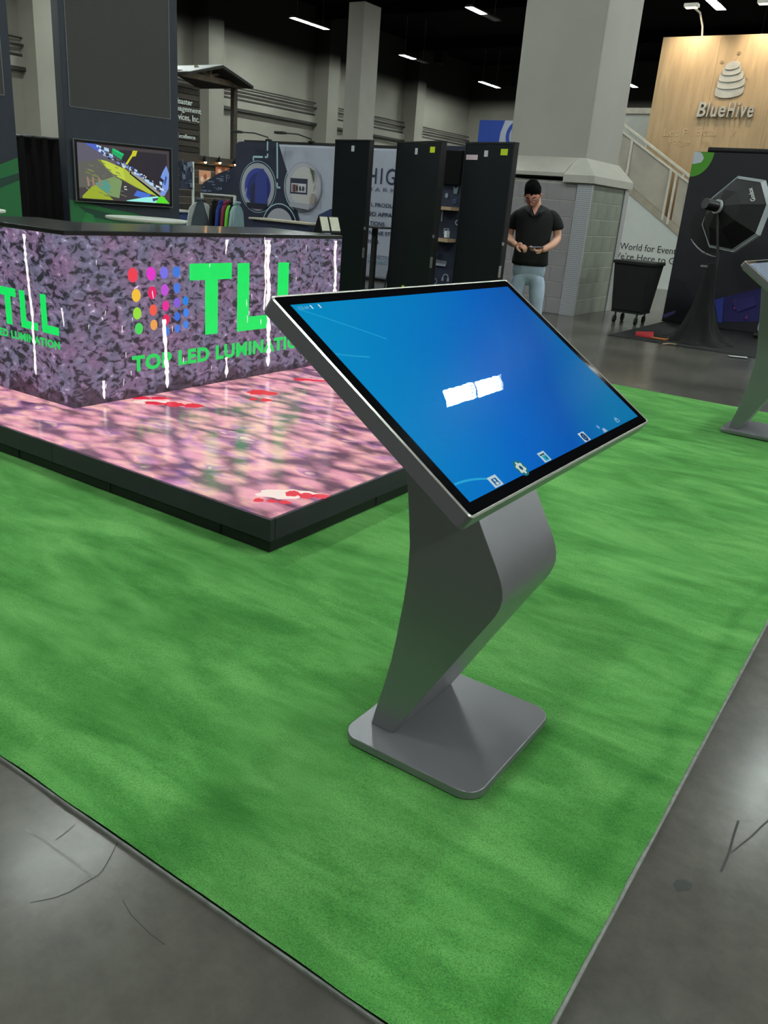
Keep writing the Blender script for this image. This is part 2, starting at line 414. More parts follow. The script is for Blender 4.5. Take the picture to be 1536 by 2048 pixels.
# lay of the pile: brushed swoops and patches
terms=[]
for k,(rz,sx_,sy_,sc,di,wt) in enumerate([(.5,.8,1.9,1.3,1.6,1.0),(-.75,.8,2.2,2.0,1.3,.8),(.9,1.,3.4,4.2,.8,.45)]):
    q = coords(t,'World',(sx_,sy_,1),(0,0,rz)); q.inputs['Location'].default_value=(k*7.3,k*3.1,0)
    n = N(t,'ShaderNodeTexNoise',Scale=sc,Detail=4.,Roughness=.55,Distortion=di); L(t,q,'Vector',n,'Vector')
    terms.append((n,wt))
acc=None
for n,wt in terms:
    mxn=N(t,'ShaderNodeMath',operation='MULTIPLY_ADD'); L(t,n,'Fac',mxn,0); mxn.inputs[1].default_value=wt/2.25
    if acc is not None: L(t,acc,'Value',mxn,2)
    else: mxn.inputs[2].default_value=0
    acc=mxn
# wavy darker colour bands parallel to the two near edges
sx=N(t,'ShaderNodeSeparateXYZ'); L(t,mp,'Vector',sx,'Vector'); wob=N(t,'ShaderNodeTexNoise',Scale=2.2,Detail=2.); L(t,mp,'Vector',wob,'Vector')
def dark_band(axis,pos,wd,amt):
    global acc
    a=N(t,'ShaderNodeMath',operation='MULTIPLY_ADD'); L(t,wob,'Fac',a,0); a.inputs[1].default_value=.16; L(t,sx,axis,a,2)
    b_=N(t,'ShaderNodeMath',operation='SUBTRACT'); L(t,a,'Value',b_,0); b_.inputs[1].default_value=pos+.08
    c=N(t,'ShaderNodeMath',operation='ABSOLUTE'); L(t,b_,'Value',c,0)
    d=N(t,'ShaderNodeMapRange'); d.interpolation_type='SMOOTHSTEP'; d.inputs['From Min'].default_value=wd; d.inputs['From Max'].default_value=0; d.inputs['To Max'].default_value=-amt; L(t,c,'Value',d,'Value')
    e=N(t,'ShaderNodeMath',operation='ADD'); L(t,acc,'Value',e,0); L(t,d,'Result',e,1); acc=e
dark_band('X',-.262-.085,.045,.055); dark_band('Y',.93+.21,.10,.05)
g1 = N(t,'ShaderNodeTexNoise',Scale=300.,Detail=2.,Roughness=.7); L(t,mp,'Vector',g1,'Vector')
g2 = N(t,'ShaderNodeTexNoise',Scale=80.,Detail=2.); L(t,mp,'Vector',g2,'Vector')
c1 = ramp(t,[(.36,lin((58,126,53))),(.48,lin((86,154,76))),(.60,lin((116,182,100)))],acc,'Value')
gr = ramp(t,[(.30,(.42,.46,.40,1)),(.5,(.95,.97,.95,1)),(.70,(1.3,1.3,1.25,1))],g1)
mu = N(t,'ShaderNodeMix',data_type='RGBA',blend_type='MULTIPLY'); mu.inputs[0].default_value=.85; L(t,c1,'Color',mu,6); L(t,gr,'Color',mu,7)
L(t,mu,2,b,'Base Color'); b.inputs['Roughness'].default_value=.95; b.inputs['Specular IOR Level'].default_value=.1
b.inputs['Sheen Weight'].default_value=.3; b.inputs['Sheen Roughness'].default_value=.4; b.inputs['Sheen Tint'].default_value=lin((170,230,150))
hm = N(t,'ShaderNodeMath',operation='MULTIPLY_ADD'); L(t,g2,'Fac',hm,0); hm.inputs[1].default_value=.7; L(t,g1,'Fac',hm,2)
bp = N(t,'ShaderNodeBump',Strength=.8,Distance=.005); L(t,hm,'Value',bp,'Height'); L(t,bp,'Normal',b,'Normal')
mat('carpet_backing', (150,152,146), .8, vary=.2, nscale=40)
CX0, CX1, CY0, CY1 = -8.0, -.262, .93, 7.25
mb = MB(); nx, ny = 150, 120
def czz(x, y):
    d = min(CX1-x, y-CY0, CY1-y)
    z = .011 + .003*noise.noise((x*2.1, y*2.1, 0))*min(1, d*4)
    z += .010*math.exp(-((d-.0)/.05)**2)*(.5+.5*noise.noise((x*1.7, y*1.7, 5)))   # edge curls up a little
    return min(.014, max(.008, z)) if d > .2 else max(.008,z)
gxs = [CX0+(CX1-CX0)*(1-(1-i/nx)**1.8) for i in range(nx+1)]; gys = [CY0+(CY1-CY0)*((j/ny)**1.5) for j in range(ny+1)]
vs = []; fs = []
for j, y in enumerate(gys):
    for i, x in enumerate(gxs):
        dx = .004*noise.noise((y*6, 3, 1)) if i == nx else 0; dy = .004*noise.noise((x*6, 8, 1)) if j == 0 else 0
        vs.append((x+dx, y+dy, czz(x, y)))
for j in range(ny):
    for i in range(nx): k=j*(nx+1)+i; fs.append((k,k+1,k+nx+2,k+nx+1))
mb.add(vs, fs); carpet = mb.build('carpet','green_carpet', smooth=True, origin=((CX0+CX1)/2,(CY0+CY1)/2,0))
tag(carpet, 'bright green plush carpet laid over the grey concrete floor', 'carpet')
mb = MB(); 
mb.box(CX1-.003, CX1+.0065, CY0, CY1, 0, .009); mb.box(CX0, CX1, CY0-.0025, CY0+.003, 0, .007); mb.box(CX0,CX1,CY1-.003,CY1+.003,0,.008)
mb.build('backing','carpet_backing', carpet)

# ------------------------------------------------------------------ LED stage and counter
PX1, PY0 = -2.038, 2.338; PXW, PYL, PZ = 4.0, 3.6, .16
mat('stage_black', (50,36,56), .45, vary=.15); mat('stage_black_low', (9,9,11), .6)
stage = thing('led_stage', 'low LED video stage with pink pebble picture and black side frame', 'stage', (PX1-PXW/2, PY0+PYL/2, 0))
# side frame panels
x = PX1
k = 0
while x > PX1-PXW+.01:
    MB().box(max(x-1.434,PX1-PXW)+.001, x-.001, PY0, PY0+.03, .062, PZ).build('side_panel','stage_black', stage, bevel=.003); x -= 1.434
y = PY0+.03
while y < PY0+PYL-.01:
    MB().box(PX1-.03, PX1, y+.001, min(y+1.455,PY0+PYL)-.001, .062, PZ).build('side_panel','stage_black', stage, bevel=.003); y += 1.455
MB().box(PX1-PXW, PX1-.006, PY0+.006, PY0+PYL, .0145, .064).build('base','stage_black_low', stage)
for i in range(7): MB().box(PX1-.30-.72*i, PX1-.285-.72*i, PY0+.002, PY0+.012, .02, .10).build('connector','stage_black_low', stage)
for i in range(4): MB().box(PX1-.012, PX1-.002, PY0+.77+.8*i, PY0+.795+.8*i, .02, .09).build('connector','stage_black_low', stage)
# pebble video floor
m, t, b = nt('led_floor_video')
mp = coords(t,'World',(.62,1.25,1),(0,0,-.62)); nd = N(t,'ShaderNodeTexNoise',Scale=4.5,Detail=4.); L(t,mp,'Vector',nd,'Vector')
va = N(t,'ShaderNodeVectorMath',operation='MULTIPLY_ADD'); L(t,nd,'Color',va,0); va.inputs[1].default_value=(.15,.15,.15); L(t,mp,'Vector',va,2)
vo = N(t,'ShaderNodeTexVoronoi',Scale=9.5,feature='SMOOTH_F1',Smoothness=.5); L(t,va,'Vector',vo,'Vector')
ncl = N(t,'ShaderNodeTexNoise',Scale=6.5,Detail=2.); L(t,va,'Vector',ncl,'Vector'); ncol=N(t,'ShaderNodeMapRange'); L(t,ncl,'Fac',ncol,'Value'); ncol.inputs['From Min'].default_value=.28; ncol.inputs['From Max'].default_value=.72
pc = ramp(t,[(.0,lin((246,180,182))),(.3,lin((234,160,180))),(.55,lin((250,192,180))),(.75,lin((214,150,186))),(.92,lin((170,120,160))),(1.,lin((250,205,196)))],ncol,'Result')
nf = N(t,'ShaderNodeTexNoise',Scale=13.,Detail=4.,Roughness=.6); L(t,mp,'Vector',nf,'Vector')
ds = N(t,'ShaderNodeMath',operation='MULTIPLY_ADD'); L(t,nf,'Fac',ds,0); ds.inputs[1].default_value=.42; L(t,vo,'Distance',ds,2)
sh = ramp(t,[(.45,(1.10,1.08,1.08,1)),(.63,(.92,.86,.92,1)),(.77,(.60,.53,.63,1)),(.95,(.20,.16,.25,1))],ds,'Value')
mu = N(t,'ShaderNodeMix',data_type='RGBA',blend_type='MULTIPLY'); mu.inputs[0].default_value=1; L(t,pc,'Color',mu,6); L(t,sh,'Color',mu,7)
L(t,mu,2,b,'Emission Color'); b.inputs['Emission Strength'].default_value=.88
b.inputs['Base Color'].default_value=(.02,.02,.02,1); b.inputs['Roughness'].default_value=.16; b.inputs['IOR'].default_value=2.3
nb = N(t,'ShaderNodeTexNoise',Scale=30.); L(t,mp,'Vector',nb,'Vector'); bp=N(t,'ShaderNodeBump',Strength=.04,Distance=.003); L(t,nb,'Fac',bp,'Height'); L(t,bp,'Normal',b,'Normal')
TX, TY = .478, .485
tile0 = None
for i in range(8):
    for j in range(8):
        xa = PX1-.012-TX*(i+1); ya = PY0+.012+TY*j
        if ya+TY > PY0+PYL: continue
        if tile0 is None:
            tile0 = MB().box(.0012,TX-.0012,.0012,TY-.0012,-.06,0).build('floor_tile','led_floor_video', stage, local=True); o = tile0
        else: o = tile0.copy(); COL.objects.link(o)
        o.location = Vector((xa, ya, PZ+.003))-worldloc(stage)
# red koi and water streak pictures shown on the floor
def koi(mb, cx, cy, ln, wd, ang, seed):
    rnd = random.Random(seed); pts=[]
    for k in range(22):
        a=2*pi*k/22; r=1+.35*(rnd.random()-.5)
        px,py=cos(a)*ln/2*r, sin(a)*wd/2*r*(1-.35*cos(a))
        pts.append((cx+px*cos(ang)-py*sin(ang), cy+px*sin(ang)+py*cos(ang), PZ+.0045))
    mb.poly(pts)
emit('koi_red', (226,18,54), 1.); emit('koi_white', (245,225,215), 1.)
def fish(mname,px,py,ln,wd,an,seed,nb,lift):
    P=onz(px,py,PZ); rnd=random.Random(seed); mb=MB(); 
    for k in range(nb):
        f=(k+.5)/nb-.5; ox=f*ln; oy=wd*.35*(rnd.random()-.5)
        koi(mb,P.x+ox*cos(an)-oy*sin(an),P.y+ox*sin(an)+oy*cos(an),ln/nb*(.7+.6*rnd.random()),wd*(1.0+.7*rnd.random()),an+.5*(rnd.random()-.5),seed*7+k)
    mb.v=[v_+Vector((0,0,lift)) for v_ in mb.v]; o=mb.build('koi_picture',mname,stage)
    if nb>1: tag(o,kind='stuff')
for q,(px,py,ln,wd,an,nb) in enumerate([(300,797,.26,.05,.75,2),(350,811,.34,.07,.7,3),(525,786,.20,.11,.6,1),(520,800,.16,.05,.6,2),(640,763,.36,.05,.6,3),(615,992,.19,.055,.62,3),(545,1004,.17,.035,.6,3)]): fish('koi_red',px,py,ln,wd,an,q+1,nb,.0003)
for q,(px,py,ln,wd,an) in enumerate([(580,991,.24,.075,.62),(320,806,.26,.07,.7)]): fish('koi_white',px,py,ln,wd,an,q+20,1,0)

# counter
KX, KY0, KY1, KZ0, KZ1 = -3.95, 2.82, 5.262, .163, 1.11
KXB = -4.66; KXL = -5.06; KYB = 3.42
m, t, b = nt('led_wall_video')
mp = coords(t,'World'); nd = N(t,'ShaderNodeTexNoise',Scale=9.,Detail=3.); L(t,mp,'Vector',nd,'Vector')
va = N(t,'ShaderNodeVectorMath',operation='MULTIPLY_ADD'); L(t,nd,'Color',va,0); va.inputs[1].default_value=(.16,.16,.16); L(t,mp,'Vector',va,2)
mq = coords(t,'World',(1,1,1.7)); 
va = N(t,'ShaderNodeVectorMath',operation='MULTIPLY_ADD'); L(t,nd,'Color',va,0); va.inputs[1].default_value=(.10,.10,.10); L(t,mq,'Vector',va,2)
n1 = N(t,'ShaderNodeTexNoise',Scale=19.,Detail=3.,Roughness=.5,Distortion=.55); L(t,va,'Vector',n1,'Vector')
n2 = N(t,'ShaderNodeTexNoise',Scale=7.,Detail=3.); L(t,mp,'Vector',n2,'Vector')
c = ramp(t,[(.36,lin((32,27,40))),(.425,lin((56,48,66))),(.46,lin((101,89,113))),(.60,lin((120,106,132))),(.69,lin((146,130,158))),(.76,lin((228,220,236)))],n1)
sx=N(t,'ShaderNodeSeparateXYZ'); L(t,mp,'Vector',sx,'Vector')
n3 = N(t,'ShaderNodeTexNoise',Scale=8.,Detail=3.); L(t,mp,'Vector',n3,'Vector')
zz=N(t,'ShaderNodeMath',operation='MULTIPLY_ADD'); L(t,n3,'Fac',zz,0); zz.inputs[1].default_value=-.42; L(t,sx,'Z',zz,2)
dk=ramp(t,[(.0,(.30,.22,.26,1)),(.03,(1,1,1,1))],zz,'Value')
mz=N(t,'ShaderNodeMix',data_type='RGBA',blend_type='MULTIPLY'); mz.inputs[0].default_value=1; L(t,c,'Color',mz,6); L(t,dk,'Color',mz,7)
c2 = ramp(t,[(.35,(.80,.95,.98,1)),(.5,(1,.96,1.02,1)),(.65,(1.12,.86,1.0,1))],n2)
mu = N(t,'ShaderNodeMix',data_type='RGBA',blend_type='MULTIPLY'); mu.inputs[0].default_value=1; L(t,mz,2,mu,6); L(t,c2,'Color',mu,7)
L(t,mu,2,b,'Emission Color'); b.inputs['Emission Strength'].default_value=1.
b.inputs['Base Color'].default_value=(.02,.02,.02,1); b.inputs['Roughness'].default_value=.5
mat('counter_black', (20,20,22), .28, vary=.15, coat=.3)
counter = thing('led_counter', 'LED video bar counter with large green letters and coloured dots, black top', 'counter', ((KX+KXL)/2, (KY0+KY1)/2, PZ+.003))
MB().prism([(KX-.02,KY0+.02,KZ0),(KX-.02,KY1-.01,KZ0),(KXB,KY1-.01,KZ0),(KXB,KYB,KZ0),(KXL,KYB,KZ0),(KXL,KY0+.02,KZ0)],(0,0,KZ1-KZ0-.01)).build('carcass','counter_black',counter)
MB().prism([(KX+.002,KY0-.002,KZ1-.008),(KX+.002,KY1+.002,KZ1-.008),(KXB-.02,KY1+.002,KZ1-.008),(KXB-.02,KYB+.02,KZ1-.008),(KXL-.02,KYB+.02,KZ1-.008),(KXL-.02,KY0-.002,KZ1-.008)],(0,0,.026)).build('countertop','counter_black',counter,bevel=.004)
pw = (KY1-KY0)/5
for k in range(5):
    for z0, z1 in ((KZ0+.002,.62),(.62,KZ1-.008)):
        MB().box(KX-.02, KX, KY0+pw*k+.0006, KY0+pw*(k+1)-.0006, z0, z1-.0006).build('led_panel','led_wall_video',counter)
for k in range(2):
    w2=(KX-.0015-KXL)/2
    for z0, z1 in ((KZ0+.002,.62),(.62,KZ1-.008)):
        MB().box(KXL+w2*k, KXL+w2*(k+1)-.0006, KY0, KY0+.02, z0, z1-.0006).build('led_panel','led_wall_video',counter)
emit('led_green', (8,226,96), 1.05); emit('led_green_text', (20,214,90), 1.)
UY, UX, UZ = Vector((0,1,0)), Vector((1,0,0)), Vector((0,0,1))
def poly_letter(name, pts, plane, m, parent):
    mb = MB()
    if plane=='x': mb.prism([(KX+.0005,a,z) for a,z in pts],(.0015,0,0))
    else: mb.prism([(a,KY0-.0005,z) for a,z in pts],(0,-.0015,0))
    return mb.build(name, m, parent)
def Tl(a0,a1,s0,s1,z0,zb,z1): return [(a0,zb),(s0,zb),(s0,z0),(s1,z0),(s1,zb),(a1,zb),(a1,z1),(a0,z1)]
def Ll(a0,s1,a1,z0,zb,z1): return [(a0,z0),(a1,z0),(a1,zb),(s1,zb),(s1,z1),(a0,z1)]
poly_letter('letter', Tl(3.705,4.075,3.836,3.948,.497,.844,.945),'x','led_green',counter)
poly_letter('letter', Ll(4.13,4.243,4.44,.494,.587,.942),'x','led_green',counter)
poly_letter('letter', Ll(4.535,4.65,4.845,.494,.587,.940),'x','led_green',counter)
text('lettering','TOP LED LUMINATION',(KX,3.237,.322),UY,UZ,1.66,.098,'led_green_text',counter,bold=.045,spacing=1.1,depth=.0015,lift=.0005)
poly_letter('letter', Tl(-4.60,-4.425,-4.535,-4.48,.561,.725,.772),'y','led_green',counter)
poly_letter('letter', Ll(-4.39,-4.34,-4.233,.561,.604,.771),'y','led_green',counter)
poly_letter('letter', Ll(-4.194,-4.144,-4.043,.561,.606,.773),'y','led_green',counter)
text('lettering','TOP LED LUMINATION',(-4.83,KY0,.482),UX,UZ,.79,.047,'led_green_text',counter,bold=.045,spacing=1.1,depth=.0015,lift=.0005)
dots = [(3.265,.888,.040,(236,60,80)),(3.40,.892,.038,(226,50,200)),(3.50,.895,.034,(120,110,230)),(3.598,.898,.033,(60,120,220)),
        (3.285,.772,.036,(240,190,60)),(3.405,.782,.036,(226,30,100)),(3.503,.795,.033,(190,80,210)),(3.60,.802,.030,(70,120,220)),
        (3.288,.668,.034,(150,220,60)),(3.41,.68,.032,(240,90,70)),(3.507,.70,.030,(230,40,150)),(3.598,.715,.028,(130,90,220)),(3.67,.722,.026,(30,130,230)),
        (3.298,.578,.033,(70,210,90)),(3.412,.592,.030,(235,160,80)),(3.51,.618,.030,(225,30,90)),(3.598,.63,.026,(50,110,220)),(3.672,.648,.026,(60,130,235)),
        (3.51,.545,.026,(60,120,220)),(3.60,.555,.024,(60,120,225)),(3.67,.575,.024,(60,130,230))]
for y_,z_,r_,c_ in dots:
    pc_=Pic((KX,0,0),UY,UZ,lift=.001); pc_.disc(c_,y_,z_,r_*.92,r_*1.05,n=20); pc_.build('logo_dot','screen_picture',counter)
# waterfall streaks, flat pictures on the panels
emit('water_white', (250,238,240), 1.15)
def streak(plane, a, z0, z1, wd, seed, slant=0.):
    rnd=random.Random(seed); mb=MB(); n=int((z1-z0)/.018)+2; Lp=[];Rp=[]
    for k in range(n+1):
        z=z1-(z1-z0)*k/n; c=a+slant*k/n+.014*noise.noise((seed*3.1,z*7,0))+.006*noise.noise((seed,z*26,2)); q=wd*max(.25,1.+.9*noise.noise((seed*5.,z*19,4))+.7*noise.noise((seed,z*60,9)))*min(1,(n-k+1)/3)
        Lp.append((c-q/2,z)); Rp.append((c+q/2,z))
    P=(lambda u,z:(KX+.0026,u,z)) if plane=='x' else (lambda u,z:(u,KY0-.0026,z))
    for k in range(n):
        mb.poly([P(*Lp[k]),P(*Lp[k+1]),P(*Rp[k+1]),P(*Rp[k])] if plane=='y' else [P(*Lp[k]),P(*Lp[k+1]),P(*Rp[k+1]),P(*Rp[k])])
    mb.build('water_streak','water_white',counter)
streak('x',4.425,.22,1.09,.036,1,.03); streak('x',4.40,.60,1.09,.016,11); streak('x',3.49,.19,.62,.028,2,.02); streak('x',4.03,.19,.33,.022,3)
streak('x',5.18,.36,1.09,.032,4,.05); streak('x',5.02,.5,.68,.02,5); streak('y',-4.30,.30,1.08,.022,6,.02); streak('y',-4.0,.62,.72,.015,7)
streak('x',3.03,.19,.3,.02,8); streak('x',4.02,1.0,1.09,.018,9)
for q in range(30):
    a=2.9+2.3*random.random(); z=.2+.87*random.random()
    streak('x',a,z,z+.02+.03*random.random(),.0055,40+q)

# ------------------------------------------------------------------ touchscreen kiosk
mat('silver_metal', (144,142,147), .33, metal=.5, vary=.05, nscale=3, bump=.03, bscale=500)
mat('silver_rim_lit', (225,222,214), .25, metal=.5, vary=.03)  # pale base colour stands in for the reflection along the rim
m, t, b = nt('black_glass'); b.inputs['Base Color'].default_value=(.004,.004,.005,1); b.inputs['Roughness'].default_value=.05
mp=coords(t); n=N(t,'ShaderNodeTexNoise',Scale=3.); L(t,mp,'Vector',n,'Vector'); r=ramp(t,[(.3,(.05,.05,.05,1)),(.7,(.08,.08,.08,1))],n); L(t,r,'Color',b,'Roughness')
def screen_mat(name, stops, strength):
    m, t, b = nt(name); g=N(t,'ShaderNodeTexCoord'); sx=N(t,'ShaderNodeSeparateXYZ'); L(t,g,'UV',sx,'Vector')
    # broad diagonal sweep plus a soft cloud
    a=N(t,'ShaderNodeMath',operation='MULTIPLY_ADD'); L(t,sx,'X',a,0); a.inputs[1].default_value=.62; 
    q=N(t,'ShaderNodeMath',operation='MULTIPLY_ADD'); L(t,sx,'Y',q,0); q.inputs[1].default_value=-.32; q.inputs[2].default_value=.34; L(t,q,'Value',a,2)
    mp=N(t,'ShaderNodeMapping'); mp.inputs['Scale'].default_value=(1.6,1.0,1); L(t,g,'UV',mp,'Vector')
    n=N(t,'ShaderNodeTexNoise',Scale=1.3,Detail=1.); L(t,mp,'Vector',n,'Vector')
    c=N(t,'ShaderNodeMath',operation='MULTIPLY_ADD'); L(t,n,'Fac',c,0); c.inputs[1].default_value=.16; L(t,a,'Value',c,2)
    r=ramp(t,stops,c,'Value'); L(t,r,'Color',b,'Emission Color'); b.inputs['Emission Strength'].default_value=strength
    b.inputs['Base Color'].default_value=(.004,.004,.005,1); b.inputs['Roughness'].default_value=.24
    b.inputs['Specular IOR Level'].default_value=.002
    b.inputs['Coat Weight'].default_value=1.; b.inputs['Coat Roughness'].default_value=.005; b.inputs['Coat IOR'].default_value=1.36
    wv=N(t,'ShaderNodeTexNoise',Scale=26.,Detail=1.); wp=N(t,'ShaderNodeMapping'); wp.inputs['Scale'].default_value=(1.,.6,1); L(t,g,'UV',wp,'Vector'); L(t,wp,'Vector',wv,'Vector')
    bp=N(t,'ShaderNodeBump',Strength=.007,Distance=.004); L(t,wv,'Fac',bp,'Height'); L(t,bp,'Normal',b,'Coat Normal')
screen_mat('kiosk_screen', [(.10,lin((0,150,206))),(.36,lin((0,130,206))),(.56,lin((0,108,208))),(.74,lin((0,94,192))),(.95,lin((0,124,184)))], .92)
screen_mat('kiosk_screen_pale', [(.1,lin((150,170,190))),(.9,lin((178,190,205)))], .9)
TH = radians(33.86)
def kiosk(label, loc, pale=False):
    k_ = thing('touchscreen_kiosk', label, 'kiosk', loc, radians(90))
    # base plate with round corners
    bx0,bx1,by0,by1,R=-.212,.268,-.198,.222,.055
    pts=[]
    for cx_,cy_,a0 in ((bx1-R,by1-R,0),(bx0+R,by1-R,90),(bx0+R,by0+R,180),(bx1-R,by0+R,270)):
        for i in range(9): a=radians(a0+90*i/8); pts.append((cx_+R*cos(a),cy_+R*sin(a),.004))
    MB().prism(pts,(0,0,.025)).build('base_plate','silver_metal',k_,local=True,bevel=.0025,seg=2,smooth=True)
    prof=[(.177,.029),(.168,.08),(.15,.158),(.132,.251),(.121,.338),(.111,.437),(.106,.516),(.109,.595),(.119,.67),(.139,.80),(.162,.95),(.187,1.09),
          (.11,1.035),(.085,.985),(.0,.835),(-.073,.709),(-.109,.647),(-.134,.604),(-.149,.574),(-.156,.552),(-.159,.53),(-.156,.507),(-.147,.482),(-.131,.453),(-.094,.388),(-.056,.320),(-.017,.252),(.039,.15),(.105,.029)]
    MB().prism([(-.125,y,z) for y,z in prof],(.322,0,0)).build('pedestal','silver_metal',k_,local=True,bevel=.002,seg=2,smooth=True)
    u=Vector((1,0,0)); v=Vector((0,cos(TH),sin(TH))); n=Vector((0,-sin(TH),cos(TH))); C0=Vector((0,0,1.035))
    def P(a,b_,c): return C0+u*a+v*b_+n*c
    def rrect(wd,ht,R,seg=6):
        q=[]
        for sx_,sy_,a0 in ((1,1,0),(-1,1,90),(-1,-1,180),(1,-1,270)):
            for i in range(seg+1): a=radians(a0+90*i/seg); q.append((sx_*(wd/2-R)+R*cos(a), sy_*(ht/2-R)+R*sin(a)))
        return q
    W_,H_=1.034,.590
    # housing: shallow tray narrowing to the back
    rings=[(rrect(W_,H_,.012),0.),(rrect(W_,H_,.012),-.034),(rrect(W_-.05,H_-.05,.012),-.05)]
    mb=MB(); nn=len(rings[0][0]); vs=[P(a,b_,c) for rg,c in rings for a,b_ in rg]; fs=[]
    for r_ in range(2):
        for i in range(nn): fs.append((r_*nn+i,(r_+1)*nn+i,(r_+1)*nn+(i+1)%nn,r_*nn+(i+1)%nn))
    fs.append(tuple(range(2*nn,3*nn))[::-1]); mb.add(vs,fs); mb.build('screen_housing','silver_metal',k_,local=True,smooth=True)
    # rim, highlight put into its colour
    mb=MB(); o1=rrect(W_,H_,.012); o2=rrect(W_-.006,H_-.006,.010); o3=rrect(W_-.011,H_-.011,.008)
    vs=[P(a,b_,0) for a,b_ in o1]+[P(a,b_,.003) for a,b_ in o2]+[P(a,b_,.001) for a,b_ in o3]; fs=[]
    for r_ in range(2):
        for i in range(nn): fs.append((r_*nn+i,r_*nn+(i+1)%nn,(r_+1)*nn+(i+1)%nn,(r_+1)*nn+i))
    mb.add(vs,fs); mb.build('rim','silver_rim_lit',k_,local=True,smooth=True)
    mb=MB(); mb.poly([P(a,b_,.0012) for a,b_ in rrect(W_-.010,H_-.010,.008)]); gl=mb.build('glass_bezel','black_glass',k_,local=True)
    AW,AH=.966,.531
    mb=MB(); mb.poly([P(-AW/2,-AH/2,.0016),P(AW/2,-AH/2,.0016),P(AW/2,AH/2,.0016),P(-AW/2,AH/2,.0016)])
    sc=mb.build('screen','kiosk_screen_pale' if pale else 'kiosk_screen',k_,local=True)
    uv=sc.data.uv_layers.new(name='UVMap')
    for li,c in zip(range(4),((0,0),(1,0),(1,1),(0,1))): uv.data[li].uv=c
    if pale: return k_
    P0=P(0,0,.0018); 
    pc=Pic(P0,u,v,step=.00012,lift=.0001)
    # wallpaper sweeps
    def arc(p0,p1,p2,wd,col): 
        q=[]
        for i in range(25):
            s=i/24.; q.append(((1-s)**2*p0[0]+2*s*(1-s)*p1[0]+s*s*p2[0],(1-s)**2*p0[1]+2*s*(1-s)*p1[1]+s*s*p2[1]))
        pc.line(col,q,wd)
    for args in (((-.478,.255),(-.385,.205),(-.285,.142),.0035,(24,158,210)),((-.482,.126),(-.44,.112),(-.392,.104),.004,(24,158,210)),((-.482,-.222),(-.43,-.222),(-.375,-.240),.005,(30,165,215))):
        pc=Pic(P0,u,v,step=.00012,lift=.0001); arc(*args); pc.build('wallpaper_sweep','screen_icon',sc,local=True)
    def icon(name,fn):
        q=Pic(P0,u,v,step=.00012,lift=.0004); fn(q); q.build(name,'screen_icon',sc,local=True)
    wht=(186,208,214); 
    def contacts(q): q.rect(wht,-.378,-.264,-.343,-.238).rect((22,90,150),-.370,-.261,-.351,-.244).disc(wht,-.3605,-.249,.0035,n=12).poly(wht,[(-.367,-.260),(-.354,-.260),(-.356,-.254),(-.365,-.254)])
    def gear(q):
        q.disc((18,110,130),-.2425,-.250,.021,n=24); pts=[]
        for i in range(24):
            a=2*pi*i/24; r_=.0165 if (i//2)%2 else .0125; pts.append((-.2425+r_*cos(a),-.250+r_*sin(a)))
        q.poly((196,214,206),pts); q.disc((18,110,130),-.2425,-.250,.006,n=16).disc((30,60,90),-.2425,-.250,.004,n=12)
    def gallery(q): q.rect(wht,-.142,-.264,-.109,-.237).rect((20,80,90),-.138,-.246,-.115,-.242).rect((40,170,190),-.135,-.262,-.114,-.247).rect((20,120,160),-.128,-.259,-.117,-.251)
    def camera(q): q.rect(wht,.093,-.264,.128,-.236).disc((16,40,90),.1105,-.251,.0125,n=20).disc((60,130,180),.1105,-.251,.007,n=16).disc((16,40,90),.1105,-.251,.004,n=12)
    def person_i(q): q.disc((110,160,215),.218,-.243,.006,n=12).poly((150,180,205),[(.222,-.264),(.246,-.264),(.240,-.252),(.228,-.252)])
    def home(q): q.poly((110,165,205),[(.335,-.256),(.357,-.256),(.357,-.245),(.346,-.238),(.335,-.245)]).rect((10,80,150),.342,-.254,.350,-.248)
    for nm,fn in (('contacts_icon',contacts),('settings_icon',gear),('gallery_icon',gallery),('camera_icon',camera),('person_icon',person_i),('home_icon',home)): icon(nm,fn)
    text('status_text','7:53 AM',P(-.470,.2495,.002),u,v,.032,.0085,'screen_icon',sc,depth=.0002,lift=.0001,local=True,color=(120,190,230))
    q=Pic(P0,u,v,lift=.0003); q.line((210,235,240),[(-.428,.2495),(-.428,.260)],.004).line((210,235,240),[(-.402,.2495),(-.402,.260)],.004); q.build('status_mark','screen_icon',sc,local=True)
    return k_
kiosk('silver floor kiosk with a tilted blue touchscreen, standing in front on green carpet', (-.8496, 1.7502, .0105))
kiosk('silver kiosk with a pale screen, cut off by the right edge', (-.925, 6.42, .012), True)
# ------------------------------------------------------------------ navy towers with screens, at left
mat('navy_panel', (34,40,54), .55, vary=.1); mat('panel_grey', (62,60,58), .7, vary=.2, nscale=90); mat('line_grey', (120,120,126), .5)
mat('green_print', (38,122,62), .55, vary=.25, nscale=2.5); mat('green_print_dark', (24,70,48), .55, vary=.2)
mat('tv_black', (8,8,9), .25); mat('white_top', (196,198,192), .4, vary=.03); mat('chrome', (190,190,190), .2, metal=.9)
TD = Vector((.35676, .93420, 0)); TN = Vector((.93420, -.35676, 0)); TC = Vector((-9.14657, 7.472, 0)); TRZ = atan2(TD.y, TD.x)
